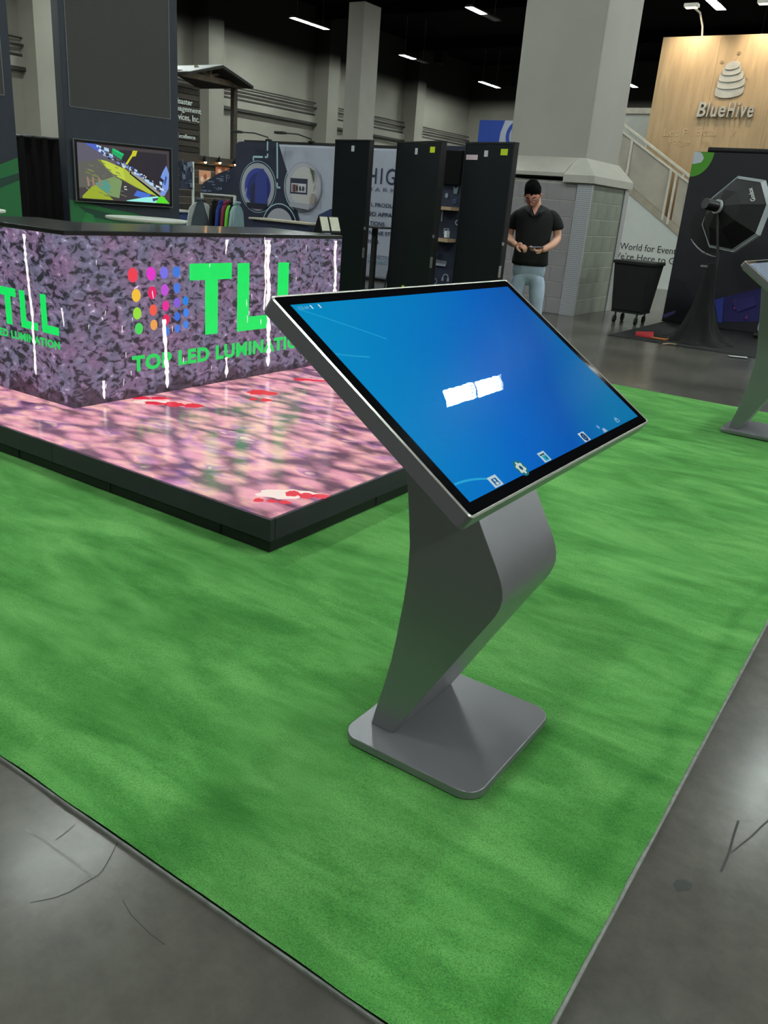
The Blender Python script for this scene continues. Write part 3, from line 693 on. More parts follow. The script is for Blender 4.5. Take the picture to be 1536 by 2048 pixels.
# local frame: x along the face, -y out of the face, z up
def tower(label, u0, u1, loc_u, green):
    t_ = thing('display_tower', label, 'display wall', TC+TD*loc_u-TN*.16, TRZ)
    a, b_ = u0-loc_u, u1-loc_u; F_=-.15
    MB().box(a, b_, F_, .15, 0, 4.0).build('tower_body','navy_panel',t_,local=True,bevel=.004)
    return t_, a, b_, F_
tw, a, b_, F_ = tower('dark navy display tower holding the wall screen and a grey panel', -.70, .742, 0.01, True)
def tower_front(t_, ga, gb, gz0, gz1, F_):
    MB().box(ga, gb, F_-.006, F_, gz0, gz1).build('grey_panel','panel_grey',t_,local=True)
    mb=MB(); w_=.007
    for bx in ((ga-w_,ga,gz0-w_,gz1),(gb,gb+w_,gz0-w_,gz1),(ga-w_,gb+w_,gz0-w_,gz0)): mb.box(bx[0],bx[1],F_-.009,F_,bx[2],bx[3])
    mb.build('panel_frame','line_grey',t_,local=True)
tower_front(tw, -.632, .62, 2.178, 3.98, F_)
q=Pic((0,F_,0),(1,0,0),(0,0,1),step=.0015,lift=.002)
q.poly((34,112,60),[(-.70,.02),(.712,.02),(.712,.88),(.45,.93),(.1,1.0),(-.25,1.04),(-.55,1.10),(-.70,1.12)])
q.poly((26,70,52),[(-.60,1.05),(-.2,.98),(.2,.92),(.35,.86),(-.1,.87),(-.45,.93)]).poly((44,132,70),[(-.7,.6),(-.5,.98),(-.42,.95),(-.2,.3),(-.4,.02),(-.7,.02)])
q.build('graphic','print',tw,local=True)
# green emblem hung on the near end of the tower
mb=MB(); rnd=random.Random(3)
for k in range(9): 
    y=-.13+.028*k; mb.prism([(a-.012,y,3.35+.02*k),(a-.012,y+.02,3.3+.02*k),(a-.012,y+.02,3.98),(a-.012,y,3.98)],(.012,0,0))
emit('green_glow',(56,140,44),.55)
mb.box(a-.012,a,-.12,.14,3.55,3.9); tag(mb.build('green_lettering','green_glow',tw,local=True),kind='stuff')
tw2, a2, b2, F2 = tower('dark navy display tower at the left edge with a green swoosh graphic', -2.7, -1.262, -1.98, True)
tower_front(tw2, a2+.1, b2-.10, 2.21, 3.98, F2)
q=Pic((0,F2,0),(1,0,0),(0,0,1),step=.0015,lift=.002)
q.poly((34,112,60),[(a2,.02),(b2-.004,.02),(b2-.004,1.55),(b2-.2,1.46),(b2-.45,1.32),(b2-.9,1.05),(a2,.9)]).poly((24,62,50),[(b2-.004,1.30),(b2-.22,1.2),(b2-.6,1.0),(b2-.6,1.07),(b2-.25,1.29),(b2-.004,1.38)])
q.build('graphic','print',tw2,local=True)
# wall screen
tv = thing('wall_screen','wall mounted video screen showing a yellow green hall scene, on the navy tower','television',TC+TN*.004,TRZ)
tvz=1.463; W_,H_=1.235,.71
MB().box(-W_/2,W_/2,-.05,.0,tvz-H_/2,tvz+H_/2).build('bezel','tv_black',tv,local=True,bevel=.004)
mb=MB(); e=.006
for bx in ((-W_/2-e,W_/2+e,tvz+H_/2,tvz+H_/2+e),(-W_/2-e,W_/2+e,tvz-H_/2-e,tvz-H_/2),(-W_/2-e,-W_/2,tvz-H_/2,tvz+H_/2),(W_/2,W_/2+e,tvz-H_/2,tvz+H_/2)): mb.box(bx[0],bx[1],-.054,0,bx[2],bx[3])
mb.build('trim_edge','line_grey',tv,local=True)
aw,ah=1.17,.645
def T(px,py):  # picture coordinates in the zoomed study of the screen: fractions of the picture
    return (px-.5)*aw, (.5-py)*ah
q=Pic((0,-.0505,tvz),(1,0,0),(0,0,1),step=.0006,lift=.001)
def PP(col,pts): q.poly(col,[T(*p) for p in pts])
PP((66,58,62),[(0,1),(1,1),(1,0),(0,0)])
PP((92,88,104),[(0,0),(.2,0),(.45,.25),(.3,.5),(0,.5)]); PP((92,92,86),[(0,.35),(.3,.25),(.5,.5),(.35,.75),(0,.8)])
PP((74,96,190),[(.08,0),(.19,0),(.28,.1),(.2,.12)]); PP((40,34,44),[(.45,.06),(.97,.06),(.98,.55),(.86,.66),(.6,.4),(.42,.18)])
PP((120,128,60),[(.2,.27),(.3,.28),(.62,.55),(.95,.88),(.9,.9),(.6,.72),(.35,.5)])
PP((172,186,62),[(.24,.27),(.31,.29),(.5,.4),(.62,.55),(.87,.86),(.75,.82),(.52,.64),(.4,.55),(.3,.42)])
PP((188,204,66),[(.24,.27),(.31,.29),(.47,.4),(.5,.6),(.4,.55),(.31,.42)])
PP((120,148,96),[(.17,.70),(.38,.55),(.46,.62),(.45,.78),(.43,.95),(.33,.92),(.2,.8)]); PP((84,146,130),[(.18,.69),(.30,.62),(.34,.75),(.30,.88),(.2,.78)])
PP((150,168,42),[(.03,.95),(.16,.72),(.3,.9),(.36,.99),(.03,.99)])
PP((58,54,60),[(.46,.64),(.6,.72),(.72,.83),(.55,.98),(.42,.98),(.44,.8)])
PP((198,198,34),[(.46,.42),(.48,.43),(.585,.16),(.62,.15),(.64,.05),(.59,.05),(.575,.12)])
PP((30,160,96),[(.37,.04),(.49,.13),(.46,.24),(.36,.14)]); PP((20,200,110),[(.38,.05),(.49,.13),(.485,.16),(.37,.08)])
for p in ((.2,.01,.05,.04),(.28,.04,.05,.06),(.25,.09,.03,.04),(.33,.14,.04,.05),(.31,.18,.02,.03),(.53,.33,.03,.05),(.6,.38,.03,.04),(.71,.55,.05,.07),(.76,.6,.05,.06),(.79,.68,.05,.04),(.66,.52,.02,.04),(.88,.57,.03,.06)):
    PP((170,206,236),[(p[0],p[1]),(p[0]+p[2],p[1]+.02),(p[0]+p[2],p[1]+p[3]+.02),(p[0],p[1]+p[3])])
PP((70,110,220),[(.6,.41),(.66,.5),(.65,.6),(.62,.52)]); PP((70,110,210),[(.62,.78),(.78,.84),(.72,.93),(.58,.88)])
PP((150,150,140),[(.53,.41),(.6,.45),(.92,.84),(.9,.87),(.55,.46)]); PP((16,14,20),[(.55,.46),(.9,.87),(.86,.87),(.54,.48)])
PP((116,150,220),[(.96,.27),(.99,.42),(.98,.7),(.93,.85),(.88,.82),(.93,.55),(.89,.5),(.92,.38)]); PP((58,70,140),[(.95,.45),(.965,.5),(.94,.66),(.93,.6)])
PP((150,236,226),[(.5,.98),(.7,.90),(.86,.86),(.83,.99),(.5,.99)]); PP((84,220,40),[(.83,.99),(.86,.87),(.9,.86),(.93,.88),(.99,.99)]); PP((70,60,110),[(.79,.91),(.86,.89),(.85,.93),(.8,.97)])
for p in ((.475,.72),(.49,.71),(.48,.76),(.495,.765)): PP((220,230,200),[p,(p[0]+.012,p[1]+.005),(p[0]+.012,p[1]+.025),(p[0],p[1]+.02)])
rnd=random.Random(12)
for k in range(70):
    f=rnd.random(); px_=.2+.72*f; py_=.06+.66*f+.10*(rnd.random()-.5); w2=.008+.022*rnd.random(); h2=.012+.03*rnd.random()
    PP(rnd.choice(((196,214,236),(120,150,214),(30,26,36),(150,170,200),(60,80,150),(220,226,236),(24,22,30))),[(px_,py_),(px_+w2,py_+w2*.7),(px_+w2-.004,py_+w2*.7+h2),(px_-.004,py_+h2)])
for k in range(40):
    px_=.04+.42*rnd.random(); py_=.30+.62*rnd.random(); w2=.02+.05*rnd.random(); h2=.006+.012*rnd.random()
    PP(rnd.choice(((118,124,84),(104,112,90),(134,146,70),(96,104,96),(126,136,60))),[(px_,py_),(px_+w2,py_+w2*.5),(px_+w2,py_+w2*.5+h2),(px_,py_+h2)])
for p in (.115,.18,.06): PP((150,120,110),[(p,.6),(p+.02,.6),(p+.03,.74),(p+.012,.78)])
q.build('screen_picture','screen_picture',tv,local=True)
# black drape between the towers
m_=mat('black_drape',(22,18,19),.95,vary=.3,nscale=2)
P0=onp(20,272,TC+TN*-.9,TN); P1=onp(122,282,TC+TN*-.9,TN); d=(P1-P0); d.z=0; d.normalize()
dr=thing('black_drape','black pipe-and-drape curtain between the two navy towers','curtain',(P0+P1)/2*1.0)
dr.location.z=0
mb=MB(); zt=P0.z+.02; vs=[]; nn=61; wd=(P1-P0).length+1.0; nrm=TN
for i in range(nn):
    s=-.5+wd*i/(nn-1); off=.03*sin(i*1.15)+.012*sin(i*2.7)
    for zz in (0.02,zt): vs.append(Vector((P0.x,P0.y,0))+d*s+nrm*off+Vector((0,0,zz)))
mb.add(vs,[(2*i,2*i+2,2*i+3,2*i+1) for i in range(nn-1)]); mb.build('curtain',m_,dr,smooth=True)
mat('pipe_metal',(120,120,120),.4,metal=.6)
MB().cyl(Vector((P0.x,P0.y,zt))+d*-.55,Vector((P0.x,P0.y,zt))+d*(wd-.5),.02,n=8).build('crossbar','pipe_metal',dr)
for s in (-.5,wd-.52):
    p=Vector((P0.x,P0.y,0))+d*s-nrm*.05; MB().cyl(p,p+Vector((0,0,zt+.02)),.02,n=8).build('upright','pipe_metal',dr)
# round white tables
def bar_table(label, c, r=.40, z=1.05, mtop='white_top', mleg='chrome'):
    t_=thing('bar_table',label,'table',c)
    mb=MB(); mb.lathe([(0,z-.032),(r-.03,z-.032),(r,z-.02),(r,z-.004),(r-.006,z),(0,z)],40,c); mb.build('table_top',mtop,t_,smooth=True)
    MB().cyl(Vector(c)+Vector((0,0,.02)),Vector(c)+Vector((0,0,z-.03)),.03,n=14).build('post',mleg,t_,smooth=True)
    MB().lathe([(0,0),(.24,0),(.24,.008),(.05,.03),(0,.03)],28,c).build('foot_plate',mleg,t_,smooth=True)
    return t_
A=onz(230,437,1.05); B=onz(353,441,1.05); M_=(A+B)/2
bar_table('round white table behind the counter, in front of the wall screen',(M_.x,M_.y,.0145),(A-B).length/2)
E1=onz(12,423,1.05); bar_table('round white table at the left edge before the green swoosh',(E1.x-.18,E1.y-.36,.0145),.40)

# ------------------------------------------------------------------ black LED poster panels behind the counter
m,t,b=nt('poster_black'); b.inputs['Base Color'].default_value=lin((13,16,22)); b.inputs['Roughness'].default_value=.42; b.inputs['Coat Weight'].default_value=.12; b.inputs['Coat Roughness'].default_value=.25; b.inputs['Specular IOR Level'].default_value=.25
mp=coords(t); n=N(t,'ShaderNodeTexNoise',Scale=60.); L(t,mp,'Vector',n,'Vector'); r=ramp(t,[(.3,lin((11,13,19))),(.7,lin((17,20,28)))],n); L(t,r,'Color',b,'Base Color')
mat('poster_edge',(7,7,9),.5); mat('sticker_white',(205,210,215),.5); mat('sticker_yellow',(205,225,30),.5); mat('sticker_pink',(215,190,205),.5); mat('latch_chrome',(200,200,205),.25,metal=.8); mat('ink_dark',(40,44,40),.6)
def poster(label, R_, L_, stick):
    R_=Vector((R_.x,R_.y,0)); L_=Vector((L_.x,L_.y,0)); d=(R_-L_); wd=d.length; d.normalize(); rz=atan2(d.y,d.x)
    t_=thing('totem_display',label,'display panel',L_+d*wd/2,rz,None)
    h=wd/2
    MB().box(-h+.012,h-.012,0,.05,.03,1.985).build('back_panel','poster_black',t_,local=True,bevel=.006)
    mb=MB(); mb.box(-h,-h+.014,-.004,.06,.0,2.0); mb.build('side_frame','poster_edge',t_,local=True,bevel=.003)
    MB().box(h-.014,h,-.004,.06,.0,2.0).build('side_frame','poster_edge',t_,local=True,bevel=.003)
    MB().box(-h,h,-.004,.06,1.985,2.0).build('top_frame','poster_edge',t_,local=True)
    MB().box(-h,h,-.12,.18,.0,.02).build('foot','poster_edge',t_,local=True)
    for z in (1.08,.78):
        MB().box(h-.006,h+.006,-.012,.01,z,z+(.03 if z>1 else .11)).build('latch','latch_chrome',t_,local=True)
    for kind,u,z,w_,h_ in stick:
        o=MB().box(u*h-w_/2,u*h+w_/2,-.002,0.0005,z,z+h_).build('sticker','sticker_'+kind,t_,local=True)
    return t_
Z2=2.0
p1=poster('black display panel with one white sticker, leftmost of three behind the counter',onz(741,279.5,Z2),onz(671,279,Z2),[('white',.05,1.88,.05,.06)])
p2=poster('black display panel with a white and a yellow sticker, middle of three',onz(885,281,Z2),onz(795,284,Z2),[('white',-.08,1.875,.05,.06),('yellow',.62,1.89,.09,.055),('yellow',-.19,.52,.05,.022)])
p3=poster('black display panel with pink, white and yellow stickers, beside the standing man',onz(1030.6,284,Z2),onz(932,284,Z2),[('pink',-.68,1.84,.16,.045),('white',-.1,1.87,.05,.055),('yellow',.62,1.885,.09,.055)])

# ------------------------------------------------------------------ printed booth back walls
PY=13.0
mat('black_frame',(14,14,16),.5)
mat('fabric_white',(176,180,196),.75,vary=.03); mat('fabric_navy',(30,36,58),.75,vary=.1)
def PX(x,y): v=ony(x,y,PY); return v
XL=PX(472,292).x; XR=-7.55; ZT=2.27
pw_=thing('booth_backdrop','printed booth back wall, navy with round pictures at left and white text panel at right','booth wall',((XL+XR)/2,PY,0))
MB().box(XL,XR,PY,PY+.3,0.02,ZT).build('fabric_wall','fabric_white',pw_,bevel=.05)
MB().box(XL+.2,XR,PY+.02,PY+.28,ZT,ZT+.04).build('top_rail','black_frame',pw_)
q=Pic((0,PY,0),(1,0,0),(0,0,1),step=.003,lift=.004)
def g(*pts): return [(lambda v:(v.x,v.z))(PX(*p)) for p in pts]
def zs(x,y): return 470+x/6.678, 270+y/6.678     # zoomed study of the wall
NAVY=(32,38,62); PALE=(172,205,212); GRY=(170,172,182)
q.poly(NAVY,[(XL+.003,.05)]+g(zs(10,150),zs(40,95),zs(90,86),zs(580,98),zs(625,250),zs(715,545),zs(690,700),zs(720,850),zs(835,1010),zs(865,1140))+[(PX(*zs(905,1300)).x,.05)])
def gd(x,y): v=PX(*zs(x,y)); return v.x,v.z
def rad(x0,y0,x1,y1): p=PX(*zs(x0,y0)); r_=PX(*zs(x1,y1)); return (p-r_).length/2
c=gd(308,695); rv=rad(300,350,320,1045); 
q.disc(PALE,c[0],c[1],rv*1.0,rv,n=48); q.disc(NAVY,c[0],c[1],rv*.975,rv*.975,n=48); q.disc(GRY,c[0],c[1],rv*.92,rv*.92,n=48)
ri=rv*.72; q.disc((54,70,160),c[0],c[1],ri*1.0,ri,n=40); q.disc((36,48,120),c[0]+.03,c[1]-.03,ri*.86,ri*.86,n=36)
q.poly((36,38,72),[(c[0]-.19,c[1]-.36),(c[0]-.16,c[1]+.0),(c[0]-.08,c[1]+.08),(c[0]+.02,c[1]+.08),(c[0]+.06,c[1]-.36)])
q.poly((48,62,140),[(c[0]-.06,c[1]-.36),(c[0]-.05,c[1]+.17),(c[0]+.02,c[1]+.25),(c[0]+.04,c[1]+.34),(c[0]+.16,c[1]+.34),(c[0]+.18,c[1]+.25),(c[0]+.25,c[1]+.15),(c[0]+.28,c[1]-.36)])
q.poly((150,160,205),[(c[0]-.33,c[1]-.22),(c[0]-.29,c[1]-.02),(c[0]-.27,c[1]-.05),(c[0]-.31,c[1]-.27)]); q.poly((22,24,48),[(c[0]-.24,c[1]-.40),(c[0]+.24,c[1]-.40),(c[0]+.28,c[1]-.30),(c[0]-.28,c[1]-.30)])
c2=gd(925,695); rv2=rad(920,360,930,1025)
q.ring(PALE,c2[0],c2[1],rv2*1.06,.018,a0=2.6,a1=4.25,n=30); q.disc((160,160,178),c2[0],c2[1],rv2,rv2,n=48); q.disc((178,178,188),c2[0],c2[1],rv2*.95,rv2*.95,n=48); q.disc((196,192,192),c2[0]+.02,c2[1],rv2*.76,rv2*.8,n=40)
x0,z0=gd(755,780); x1,z1=gd(992,590); q.rect((34,40,64),x0,z0,x1,z1).rect((206,206,212),x0+.03,z0+.03,x1-.03,z1-.09).rect((150,110,110),x0+.05,z1-.24,x0+.20,z1-.11).rect((60,50,60),x0+.09,z1-.24,x0+.13,z1-.11).rect((150,160,190),x0+.26,z1-.2,x1-.06,z1-.18)
for k in range(3): q.rect((20,20,30),x0+.16+.08*k,z0+.06,x0+.195+.08*k,z0+.14)
px_,pz_=gd(1075,680)
for k in range(7): a_=-.2+.55*k; q.poly((74,92,62),[(px_,pz_-.12+.05*k),(px_+.10*cos(a_),pz_+.02+.05*k),(px_+.03,pz_-.05+.05*k)])
q.poly((160,146,136),[(px_-.05,pz_-.32),(px_+.06,pz_-.32),(px_+.08,pz_-.14),(px_-.02,pz_-.14)]); q.poly((168,168,178),[(c2[0]-.28,c2[1]-.37),(c2[0]+.2,c2[1]-.40),(c2[0]+.22,c2[1]-.3),(c2[0]-.26,c2[1]-.28)])
q.line(PALE,g(zs(480,92),zs(478,215)),.035).line(PALE,g(zs(482,255),zs(480,302),zs(445,300)),.035).line(PALE,g(zs(420,300),zs(292,296),zs(295,350)),.035)
q.line(PALE,g(zs(612,110),zs(614,585)),.035).line(PALE,g(zs(612,640),zs(614,705),zs(655,706)),.035)
c3=gd(640,1240); q.ring(PALE,c3[0],c3[1],.44,.02,a0=.2,a1=2.95).disc((176,176,186),c3[0],c3[1],.36,.36,n=32,a0=0,a1=pi)
q.poly((40,52,98),g(zs(1140,1175),zs(1165,1070),zs(1330,990))+[(PX(*zs(1420,990)).x,PX(*zs(1420,990)).z),(PX(*zs(1420,1180)).x,PX(*zs(1420,1180)).z)])
q.build('graphic','print',pw_)
# lettering of the white panel (partly hidden by the black panels, cut as in view)
def ptext(s,xa,ya,xb,yb,h,col=(34,40,78),bold=0.,spacing=1.):
    P=PX(xa,ya); Q=PX(xb,yb); return text('lettering',s,(P.x,PY,P.z),UX,UZ,Q.x-P.x,h,'print',pw_,bold=bold,depth=.001,lift=.012,color=col,spacing=spacing)
def zt_(x,y): return 720+x/6.4, 280+y/6.4
def cap(x,y0,y1): return PX(*zt_(x,y0)).z-PX(*zt_(x,y1)).z
def pt(s,xa,xb,yb_,yt,**k): 
    a_=zt_(xa,yb_); b2_=zt_(xb,yb_+ (xb-xa)*.035); ptext(s,a_[0],a_[1],b2_[0],b2_[1],cap(xa,yt,yb_),**k)
pt('HIGH',100,620,556,350,spacing=1.25); pt('MARKET',90,640,648,600,col=(90,96,130),spacing=1.5)
pt('L PRODUCTS',145,560,850,800,bold=.015); pt('ED APPAREL',122,540,968,915,bold=.015); pt('TIONS',128,318,1090,1035,bold=.015)
pt('NLINE STORES',118,560,1205,1155,bold=.015); pt('ICES',112,240,1318,1270,bold=.015); pt('CONNECTIONS',100,430,1512,1458,col=(56,88,122)); pt('WITH MATTER',95,420,1572,1528,col=(40,140,160))
MB().box(XL,XR,PY-.02,PY+.3,0,.045).build('bottom_rail','black_frame',pw_)
def arm_light(label,x,y,xe,ye):
    b0=PX(x,y); e0=PX(xe,ye); y0=PY+.05
    t_=thing('arm_spotlight',label,'spotlight',(b0.x,y0,ZT+.03))
    hd=Vector((e0.x,PY-.35,e0.z)); bs=Vector((b0.x,y0,ZT+.04))
    MB().tube([bs,bs+Vector((0,-.02,.06)),(bs*.5+hd*.5)+Vector((0,0,.06)),hd],.012,8).build('arm','black_frame',t_,smooth=True)
    MB().box(hd.x-.19,hd.x+.02,hd.y-.06,hd.y+.06,hd.z-.02,hd.z+.025).build('lamp_head','black_frame',t_,bevel=.008)
    MB().box(bs.x-.06,bs.x+.06,y0-.03,y0+.03,ZT+.02,ZT+.07).build('clamp','black_frame',t_)
arm_light('black arm spotlight over the navy part of the printed wall',534,278,505,268); arm_light('black arm spotlight over the white part of the printed wall',620,282,592,270)
# demo counter and brochures
mat('counter_navy',(30,38,66),.6); mat('top_wood',(186,176,156),.5)
q0=ony(497,434,11.4); q1=ony(617,449,11.4)
dc=thing('demo_counter','navy demo counter with a pale thin top before the printed wall','counter',((q0.x+q1.x)/2,11.65,0))
zt=q0.z
MB().box(q0.x,q1.x,11.4,11.9,zt-.03,zt).build('counter_top','top_wood',dc,bevel=.004); MB().box(q0.x+.05,q1.x-.03,11.44,11.88,.0,zt-.03).build('counter_body','counter_navy',dc)
mat('paper',(196,194,176),.6,vary=.06,nscale=20); mat('paper_holder',(20,20,22),.4)
for k,(px0,px1,lab) in enumerate(((633,653,'left of the two pale leaflets leaning on the counter end'),(652,674,'right of the two pale leaflets, by the first black panel'))):
    P=onz(px0,465,1.14); Q=onz(px1,466,1.14); P=Vector((P.x-.05+.0*k,5.17,1.137)); 
    t_=thing('leaflet_stand',lab,'leaflet',(0,0,0)); wv=onx(px1-3,466,-4.10); w0=onx(px0,464,-4.10)
    y0=w0.y; y1=wv.y; t_.location=(-4.10,(y0+y1)/2,1.137)
    MB().prism([(-4.05,y0,1.137),(-4.05,y0,1.15),(-4.085,y0,1.255),(-4.092,y0,1.252),(-4.13,y0,1.137)],(0,(y1-y0),0)).build('holder','paper_holder',t_)
    MB().prism([(-4.051,y0+.006,1.153),(-4.083,y0+.006,1.250),(-4.080,y0+.006,1.251),(-4.048,y0+.006,1.154)],(0,(y1-y0)-.012,0)).build('leaflet','paper',t_)
# navy product wall between the second and third black panels
nw0=ony(884,291,12.2); nw1=ony(948,293,12.2)
nw=thing('product_wall','navy product wall with small white icons, shelves and a dark monitor','booth wall',((nw0.x+nw1.x)/2,12.3,0))
ztw=nw0.z; X0=nw0.x-.35; X1=nw1.x+.25
MB().box(X0,X1,12.2,12.3,0,ztw).build('wall_panel','fabric_navy',nw)
mat('shelf_wood',(176,150,120),.5); 
def nz(x,y): return ony(820+x/6.02,280+y/6.02,12.2)
for (xa,ya,xb,yb) in ((338,810,598,818),(306,1185,556,1205)):
    P=nz(xa,ya); Q=nz(xb,yb); MB().box(P.x,Q.x,11.92,12.2,P.z-.03,P.z+.02).build('shelf','shelf_wood',nw)
P=nz(385,530); Q=nz(660,130); MB().box(P.x,Q.x,12.12,12.2,P.z,Q.z).build('monitor','tv_black',nw,bevel=.01)
q=Pic((0,12.2,0),(1,0,0),(0,0,1),step=.002,lift=.003)
def h(x,y): v=nz(x,y); return v.x,v.z
WI=(150,160,172)
x,z=h(437,1098); q.rect(WI,x-.05,z-.045,x+.05,z+.045).rect((30,40,64),x-.04,z-.035,x+.04,z+.035).line(WI,[(x-.04,z+.03),(x,z-.01),(x+.04,z+.03)],.014)
x,z=h(430,1655); q.ring(WI,x,z,.05,.016,a0=-.3,a1=pi+.3).rect(WI,x-.07,z-.06,x-.035,z-.005).rect(WI,x+.035,z-.06,x+.07,z-.005)
x,z=h(300,1700); q.ring((120,134,150),x,z,.045,.012,n=20); x,z=h(578,995); q.ring(WI,x,z,.035,.018,n=20); x,z=h(447,670); q.disc((130,140,150),x,z,.03,.04,n=10)
x,z=h(543,738); q.rect((60,90,140),x-.03,z-.03,x+.03,z+.03).rect((30,40,64),x-.02,z-.02,x+.02,z+.02)
x,z=h(395,900); q.rect((140,150,165),x-.012,z-.1,x+.012,z+.1); x,z=h(362,1500); q.rect(WI,x-.12,z-.018,x+.12,z+.018); x,z=h(560,600); q.poly((100,112,120),[(x-.03,z-.06),(x+.03,z-.06),(x+.05,z+.06),(x,z+.02),(x-.05,z+.06)])
x,z=h(315,1372); q.rect((70,110,130),x-.04,z-.02,x+.04,z+.02); x,z=h(310,1240); q.rect((120,125,135),x-.015,z-.05,x+.015,z+.05)
q.build('icons','print',nw)
P=nz(308,1480); text('lettering','ESSORE',(P.x,12.2,P.z),UX,UZ,.21,.05,'sticker_white',nw,depth=.001,lift=.004,spacing=1.2)
P=nz(487,1195); Q=nz(520,1155); o=MB().box(P.x,Q.x,11.98,12.08,nz(487,1190).z+.02,nz(487,1190).z+.12).build('gift_box','sticker_white',bevel=.004); tag(o,'small white box on the lower shelf of the navy product wall','box')
# tall black bar table and stool
BT=onz(742,582,0); 
t_=thing('bar_table','tall thin black bar table before the white text panel','table',(BT.x,BT.y,0)); zt=ony(742,453,BT.y).z
MB().box(BT.x-.30,BT.x+.30,BT.y-.3,BT.y+.3,zt-.012,zt+.012).build('table_top','black_frame',t_,bevel=.004)
MB().box(BT.x-.035,BT.x+.035,BT.y-.035,BT.y+.035,.02,zt-.01).build('post','black_frame',t_); MB().box(BT.x-.2,BT.x+.2,BT.y-.2,BT.y+.2,0,.02).build('foot_plate','black_frame',t_)
SP=onz(771,585,0); sx_,sy_=SP.x+.16,SP.y+.22
t_=thing('bar_stool','black metal bar stool with a wooden seat beside the tall black table','stool',(sx_,sy_,0)); zs_=ony(771,500,sy_).z
mat('seat_wood',(176,124,66),.5)
MB().box(sx_-.17,sx_+.17,sy_-.17,sy_+.17,zs_-.035,zs_).build('seat','seat_wood',t_,bevel=.01)
for a_,b2_ in ((-1,-1),(1,-1),(1,1),(-1,1)): MB().tube([(sx_+.14*a_,sy_+.14*b2_,zs_-.03),(sx_+.21*a_,sy_+.21*b2_,0)],.013,8).build('leg','black_frame',t_,smooth=True)
for z_ in (.22,.42):
    f=.14+.07*(zs_-z_)/zs_
    for (p0,p1) in (((-f,-f),(f,-f)),((f,-f),(f,f)),((f,f),(-f,f)),((-f,f),(-f,-f))): MB().cyl((sx_+p0[0],sy_+p0[1],z_),(sx_+p1[0],sy_+p1[1],z_),.010,n=6).build('stretcher','black_frame',t_)
MB().tube([(sx_-.16,sy_-.12,.22),(sx_-.15,sy_-.15,.34),(sx_-.1,sy_-.17,.40),(sx_+.1,sy_-.17,.40),(sx_+.15,sy_-.15,.34),(sx_+.16,sy_-.12,.22)],.011,8).build('brace','black_frame',t_,smooth=True)
# blue and white hanging sign
P=ony(960,240,26); Q=ony(1075,283,26); Pm=ony(957,284,26)
hs=thing('sign_tower','tall blue and white sign tower showing above the black panels, beside the big column','sign',((P.x+Q.x)/2,26,0))
MB().box(P.x,Q.x,26,26.3,0,P.z).build('sign_panel','fabric_white',hs)
q=Pic((0,26,0),(1,0,0),(0,0,1),step=.01,lift=.01); zz0,zz1=Pm.z,P.z
q.poly((28,66,160),[(P.x,zz0),(P.x+.78,zz0),(P.x+.80,zz0+.3),(P.x+.92,zz1),(P.x,zz1)])
ce_=ony(1040,266,26); q.ring((28,66,160),ce_.x,ce_.z-.1,.42,.12,a0=2.0,a1=4.2); q.build('graphic','print',hs)
# speakers on the upper wall
mat('speaker_black',(6,6,7),.8)
for (px,py,lab) in ((876,112,'small black loudspeaker box high on the dark left wall'),(1018,160,'small black loudspeaker box high on the dark back wall by the column')):
    if px<941: v=onx(px,py,WL+.02); bx=(WL+.002,WL+.5,v.y-.4,v.y+.4,v.z-.45,v.z+.45); 
    else: v=ony(px,py,WB-.02); bx=(v.x-.4,v.x+.4,WB-.5,WB-.002,v.z-.45,v.z+.45)
    t_=thing('wall_speaker',lab,'speaker',((bx[0]+bx[1])/2,(bx[2]+bx[3])/2,bx[4])); MB().box(*bx).build('cabinet','speaker_black',t_,bevel=.03)

# ------------------------------------------------------------------ timber booth with gable roof
WX=-16.0
mat('timber',(56,48,40),.8,vary=.25,nscale=8,stretch=(1,1,6)); mat('timber_dark',(36,31,27),.85,vary=.3,nscale=9); mat('timber_light',(120,106,90),.8,vary=.2,nscale=8); mat('roof_metal',(150,152,152),.5); mat('sign_white',(205,210,205),.6); mat('tan_panel',(150,146,136),.8)
def wx(x,y): return onx(x,y,WX)
def z4(x,y): return 340+x/9.753, 120+y/9.753
wb=thing('timber_booth','dark timber booth with a gable roof, slatted sign wall and corner post','booth',(WX,15.6,0))
yA=13.9; yS=wx(398,250).y; yP=wx(467,250).y
zsT=wx(*z4(560,540)).z; zsB=wx(397,318).z
zc=zsB
k=0
while zc<zsT:
    MB().box(WX,WX+.04,yA,yS,zc,min(zc+.115,zsT)).build('slat','timber_dark' if k%2 else 'timber',wb,bevel=.006,seg=1); zc+=.125; k+=1
MB().box(WX-.03,WX,yA,yS,zsB,zsT).build('sign_backing','timber_dark',wb)
for s,x0_,x1_,yb_,yt in (('Disaster',40,412,890,790),('Management',-68,580,1085,965),('Services, Inc.',-10,545,1235,1110),('for Excellence',-30,465,1550,1480)):
    P=wx(*z4(x0_,yb_)); Q=wx(*z4(x1_,yb_+(8 if yb_<1500 else 5))); hgt=(wx(*z4(x1_,yt)).z-wx(*z4(x1_,yb_)).z)*1.15
    text('lettering',s,(WX+.04,P.y,Q.z),UY,UZ,Q.y-P.y,hgt*1.0,'sign_white',wb,bold=.01,depth=.01,lift=.002)
# beam and posts
zb_=wx(*z4(560,1900)).z
MB().box(WX-.05,WX+.12,yA,yP+.1,zb_-.13,zb_+.04).build('beam','timber',wb)
ztp=wx(*z4(1220,560)).z
MB().box(WX-.05,WX+.07,yP-.06,yP+.06,0,ztp).build('post','timber',wb); MB().box(WX-.05,WX+.07,yA,yA+.12,0,ztp).build('post','timber',wb)
